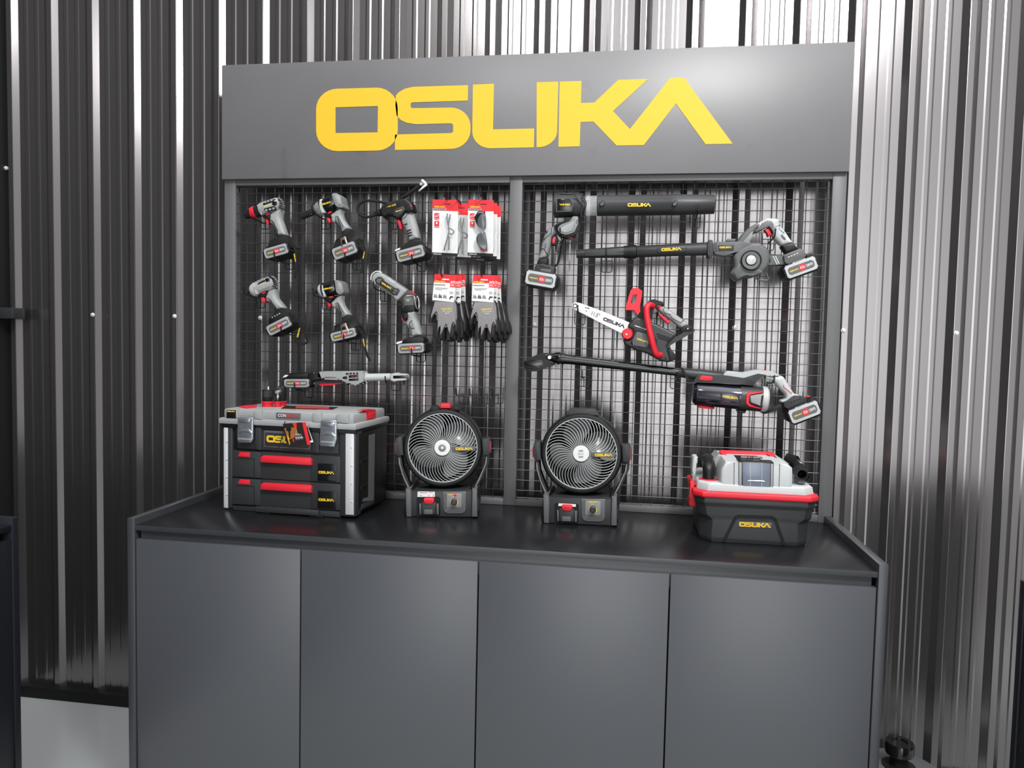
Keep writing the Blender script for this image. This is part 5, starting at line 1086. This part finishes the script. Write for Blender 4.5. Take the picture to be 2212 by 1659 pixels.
    t.wires('rear_grille', P, .0016, BLK, n=5)
    t.disc('rear_shell', cL, C0, [(0, .058), (300, .056), (420, .046), (452, .036)], 0, RUB, n=48, cap=False)
    hb = t.disc('hub_badge', cL, (722, 698), [(0, -.0695), (80, -.0695), (96, -.068), (106, -.065), (108, -.056)], 0, BLK, n=40, cap=False)
    t.disc('hub_disc', cL, (722, 697), [(0, -.0712), (88, -.0708), (96, -.069)], 0, WCD, parent=hb, n=40, cap=False)
    if red_knob:
        t.disc('hub_center', cL, (722, 697), [(0, -.0722), (40, -.0719), (46, -.071)], 0, MGR, parent=hb, n=28, cap=False)
        t.disc('hub_screw', cL, (722, 697), [(0, -.0732), (14, -.0728), (15, -.072)], 0, WHT, parent=hb, n=16, cap=False)
    else:
        for yy in (662, 732): t.prism('hub_mark', cL, [(722 + 30 * math.cos(q_ * .5236), yy + 11 * math.sin(q_ * .5236)) for q_ in range(12)], -.0716, -.070, GRY, 0, parent=hb)
        t.text(cL, 'MULTI', (720, 688), 58, 0, -.0716, GIN, hb, h=9); t.text(cL, 'POWER', (720, 704), 70, 0, -.0716, GIN, hb, h=9)
    bp = t.prism('brand_plate', cL, [(842, 680), (1122, 684), (1122, 740), (842, 736)], -.071, -.064, DGR, .001)
    t.logo(cL, (985, 711), 206, -.5, -.0714, YEL, bp)
    for i in range(4):
        bm = bmesh.new(); g = []; a0 = math.radians(40 + 90 * i + (18 if red_knob else 0))
        for j in range(9):
            u = j / 8; r = (80 + 300 * u) * k; w_ = math.radians(34 + 30 * math.sin(math.pi * min(1, u * 1.05)) ** .8 * (1 - .25 * u)); row = []
            for m_ in range(9):
                v = m_ / 8 - .5; a_ = a0 - .55 * u + v * w_ * 1.35 * (1 if u < .9 else .86)
                row.append(bm.verts.new((A.x + math.cos(a_) * r, .0 + v * .034, A.z + math.sin(a_) * r)))
            g.append(row)
        for j in range(8):
            for m_ in range(8): bm.faces.new((g[j][m_], g[j][m_ + 1], g[j + 1][m_ + 1], g[j + 1][m_]))
        t.add('fan_blade', bm, BLD)
    t.disc('blade_hub', cL, C0, [(0, -.03), (80, -.028), (90, -.02), (90, .03)], 0, BLK, n=32, cap=False)
    if red_knob:
        t.prism('top_knob', cL, [(700, 180), (706, 172), (812, 174), (818, 182), (818, 228), (700, 226)], YH - .02, YH + .02, RED, .003)
        for x in (0, 250): t.prism('top_bump', cL, [(568 + x, 250), (590 + x, 205), (615 + x, 196), (660 + x, 198), (690 + x, 250)], YH - .015, YH + .03, BLK, .003, rd=10)
    else:
        t.prism('top_handle', cL, [(540, 258), (566, 205), (590, 180), (640, 172), (830, 176), (888, 186), (905, 212), (932, 258), (726, 232)], YH - .012, YH + .02, CHR, .004, rd=10)
    t.o.location = loc; t.o.rotation_euler = (0, 0, rz); t.o['label'] = label
    return t
make_fan('jobsite_fan', 'left round jobsite fan with a red knob on top, beside the toolbox', (.7916, -.136, HC), math.radians(9), True)
make_fan('jobsite_fan', 'right round jobsite fan with a black handle on top, below the chainsaw', (1.209, -.13, HC), 0, False)
# ---- wet and dry vacuum
t = Thing('shop_vacuum', 'small black and grey shop vacuum with a red rim, right end of the worktop', 'vacuum cleaner', (1.6765, -.19, HC + .0004))
FY = -.125
zz = lambda y, x=1110, yl=FY: t.at(cM, x, y, yl).z
def octo(rings):
    bm = bmesh.new(); R = []
    for z, hx, hy, c in rings:
        R.append([bm.verts.new((x, y, z)) for x, y in ((-hx + c, -hy), (hx - c, -hy), (hx, -hy + c), (hx, hy - c), (hx - c, hy), (-hx + c, hy), (-hx, hy - c), (-hx, -hy + c))])
    for a, b_ in zip(R, R[1:]):
        for i in range(8): bm.faces.new((a[i], a[(i + 1) % 8], b_[(i + 1) % 8], b_[i]))
    bm.faces.new(R[0][::-1]); bm.faces.new(R[-1]); bmesh.ops.bevel(bm, geom=bm.edges[:], offset=.0015, segments=2, profile=.5, affect='EDGES', clamp_overlap=True); return bm
zl, zr0, zr1 = zz(965), zz(838), zz(748)
zs0, zs1 = zz(1150), zz(1090)
t.add('tank', octo([(0, .136, .122, .028), (.012, .139, .125, .029), (zs0, .141, .1252, .033), (zs1, .147, .1256, .024), (zl, .149, .1258, .022), (zl + .010, .153, .130, .022), (zr0 + .001, .153, .130, .022)]), CHR)
t.add('red_rim', octo([(zr0, .158, .134, .023), (zr0 + .004, .160, .136, .023), (zr1 - .003, .160, .136, .023), (zr1, .156, .132, .023)]), RED)
zd = zz(600, 460)
t.add('head_deck', octo([(zr1, .150, .127, .026), (zd - .004, .147, .124, .026), (zd, .140, .118, .024)]), LGR)
tw = t.prism('head_tower', cM, [(628, 740), (636, 420), (700, 306), (820, 314), (1460, 334), (1580, 346), (1642, 402), (1642, 770)], -.122, .09, LGR, .007, 3)
outline(t, cM, [(820, 320), (815, 742)], -.1224, DGR, 9, 'tower_seam', False, parent=tw); outline(t, cM, [(1460, 340), (1446, 770)], -.1224, DGR, 9, 'tower_seam', False, parent=tw)
wf = t.prism('window_frame', cM, [(880, 300), (1376, 320), (1370, 674), (880, 656)], -.1235, -.08, GLB, .001)
for L in ([(888, 320), (925, 322), (925, 650), (888, 648)], [(1335, 336), (1368, 338), (1362, 668), (1330, 666)]): t.prism('frame_bar', cM, L, -.1242, -.11, GRY, .001, parent=wf)
t.prism('window_pane', cM, [(938, 318), (1328, 334), (1322, 666), (942, 650)], -.1246, -.12, GLS, .001)
t.tube('latch_wire', cM, [(1010, 580), (1060, 575), (1230, 582), (1240, 590)], 7, -.1255, SIL, n=6)
for x in (1046, 1208): outline(t, cM, [(x, 325), (x, 660)], -.1249, WHT, 3, 'pane_mark', False, parent=wf)
zt2 = zz(314, 820, -.122)
t.tprism('top_slot', cM, [(812, 214), (1240, 228), (1372, 318), (884, 300)], zt2 - .01, zt2 + .001, RUB, 0)
t.tprism('slot_lining', cM, [(870, 225), (1200, 236), (1225, 262), (890, 252)], zt2 - .008, zt2 + .0016, GLB, 0)
hd = t.prism('carry_handle', cM, [(622, 182), (640, 160), (1338, 184), (1394, 204), (1400, 235), (1370, 240), (640, 212)], .03, .055, RED, .004, label='red carry handle')
for L in ([(625, 185), (700, 190), (745, 244), (690, 250)], [(1300, 212), (1392, 210), (1448, 276), (1348, 276)]): t.prism('handle_post', cM, L, .005, .05, RED, .003, parent=hd)
for L in ([(530, 280), (600, 195), (640, 240), (740, 262), (735, 300), (640, 310), (560, 420)], [(1405, 235), (1520, 300), (1600, 345), (1430, 320)]): t.prism('tower_shoulder', cM, L, -.02, .07, GRY, .006)
# hose elbow (left) and hose end (right)
el = t.tube('hose_elbow', cM, [(458, 560, -.075), (458, 470, -.075), (456, 390, -.068), (448, 330, -.035), (438, 300, .01), (436, 296, .05)], [82, 80, 84, 92, 98, 98], -.06, BLK, n=24)
e = t.at(cM, 458, 545, -.075)
t.add('red_collar', dirlathe((e.x, e.y, zd - .002), Z, [(0, .0255), (.003, .0255), (.004, .020)], 40), RED, label='red collar of the hose elbow')
t.disc('elbow_ring', cM, (432, 306), [(90, .0), (112, .002), (118, .012), (112, .024), (90, .026)], 0, RUB, n=32, cap=False)
t.prism('hose_clip', cM, [(244, 262), (262, 244), (308, 248), (306, 330), (262, 430), (285, 560), (248, 560), (226, 420)], -.03, .03, LGR, .004)
t.prism('side_bracket', cM, [(228, 500), (262, 505), (268, 560), (290, 600), (230, 590)], -.05, .0, MGR, .003)
t.disc('hose_end', cM, (1768, 484), [(66, -.098), (70, -.106), (84, -.106), (86, -.098), (82, -.05), (66, -.05), (62, -.098), (66, -.098)], 0, BLK, n=32, cap=False)
t.disc('hose_mouth', cM, (1768, 484), [(0, -.06), (66, -.06), (68, -.09)], 0, RUB, n=28, cap=False)
hs = t.tube('hose', cM, [(1765, 478, -.06), (1745, 430, -.02), (1705, 350, .03), (1640, 300, .07), (1560, 285, .09)], [80, 80, 78, 74, 70], -.03, RUB, n=20)
bm = bmesh.new()
for i in range(7):
    u = i / 6; q = t.at(cM, 1690 - 120 * u, 335 - 45 * u, .04 + .04 * u); rr = .021 - .002 * u
    tube_bm(bm, [q + Vector((math.cos(a_) * rr * .6, math.cos(a_) * rr * .8, math.sin(a_) * rr)) for a_ in [2 * math.pi * j / 16 for j in range(17)]], [.0018] * 17, 5)
t.add('hose_ribs', bm, RUB, hs)
t.prism('hose_cradle', cM, [(1718, 590), (1740, 560), (1800, 560), (1826, 590), (1826, 622), (1720, 620)], -.10, -.04, DGR, .003)
t.prism('hose_lock', cM, [(1838, 440), (1858, 445), (1856, 480), (1840, 480)], -.09, -.06, BLK, .002)
t.prism('right_clip', cM, [(1730, 300), (1775, 325), (1785, 365), (1750, 350)], .0, .03, LGR, .002)
# side latch, front outline, brand plate
t.prism('side_latch', cM, [(192, 606), (212, 566), (268, 600), (288, 646), (236, 640), (246, 790), (292, 862), (282, 946), (190, 934), (182, 860), (206, 786)], -.075, -.03, RED, .003, label='red side latch')
outline(t, cM, [(674, 1432), (770, 1230), (838, 1092), (876, 1074), (1352, 1090), (1396, 1116), (1465, 1310), (1524, 1472)], -.1262, RUB, 42, 'front_groove', False)
bp = t.prism('brand_plate', cM, [(880, 1150), (1345, 1168), (1344, 1246), (880, 1224)], -.1265, -.12, DGR, .0006)
t.logo(cM, (1112, 1196), 450, -2.5, -.127, YVI, bp)
# ================================================================== light
w = bpy.data.worlds.new('showroom'); S.world = w; w.use_nodes = True
nt = w.node_tree; bg = nt.nodes['Background']
tc = nt.nodes.new('ShaderNodeTexCoord'); sp = nt.nodes.new('ShaderNodeSeparateXYZ'); nt.links.new(tc.outputs['Generated'], sp.inputs[0])
def mr(src, a, b, c, d, smoothst=True):
    n = nt.nodes.new('ShaderNodeMapRange'); n.interpolation_type = 'SMOOTHSTEP' if smoothst else 'LINEAR'
    for k, v in zip(('From Min', 'From Max', 'To Min', 'To Max'), (a, b, c, d)): n.inputs[k].default_value = v
    nt.links.new(src, n.inputs['Value']); return n.outputs[0]
def mth(op, a, b):
    n = nt.nodes.new('ShaderNodeMath'); n.operation = op
    for i, q in enumerate((a, b)):
        if isinstance(q, (int, float)): n.inputs[i].default_value = q
        else: nt.links.new(q, n.inputs[i])
    return n.outputs[0]
gx = mth('MULTIPLY', mr(sp.outputs['X'], -.47, .06, .02, .9), mr(sp.outputs['X'], .2, .5, 1.0, .42))
gx = mth('MULTIPLY', gx, mr(sp.outputs['X'], .76, .97, 1.0, .1))
gz = mth('MULTIPLY', mr(sp.outputs['Z'], -.65, .05, .3, 1.0), mr(sp.outputs['Z'], .10, .5, 1.0, .75))
def gauss(src, c, s):
    q = mth('DIVIDE', mth('SUBTRACT', src, c), s); return mth('POWER', 2.71828, mth('MULTIPLY', mth('MULTIPLY', q, q), -1.0))
front = mr(sp.outputs['Y'], -.6, -.2, 1.0, 0.0)
door = mth('MULTIPLY', mth('MULTIPLY', gauss(sp.outputs['X'], .09, .19), gauss(sp.outputs['Z'], .02, .24)), mth('MULTIPLY', front, GLOW_K))
zen = mth('MULTIPLY', mr(sp.outputs['Z'], .5, .85, 0, ZEN_K), mr(sp.outputs['X'], -.6, .3, .45, 1.0))
nt.links.new(mth('MULTIPLY', mth('ADD', mth('ADD', mth('MULTIPLY', gx, gz), zen), door), WORLD_K), bg.inputs['Strength'])
bg.inputs['Color'].default_value = (.97, .985, 1, 1)
def area(name, loc, target, sx, sy, power, col=(1, 1, 1), shape='RECTANGLE'):
    l = bpy.data.lights.new(name, 'AREA'); l.shape = shape; l.size = sx; l.size_y = sy; l.energy = power; l.color = col
    o = bpy.data.objects.new(name, l); o.location = loc
    o.rotation_euler = (Vector(target) - Vector(loc)).to_track_quat('-Z', 'Y').to_euler(); COL.objects.link(o); return o
area('ceiling_panel_light', (2.3, -2.4, 3.5), (1.4, 0, 1.0), .5, .5, 95 * LIGHT_K)
area('ceiling_panel_light', (.6, -2.5, 3.6), (.8, 0, 1.2), .5, .5, 24 * LIGHT_K)
S.view_settings.view_transform = 'Standard'; S.view_settings.look = 'None'
S.view_settings.exposure = 0; S.view_settings.gamma = 1
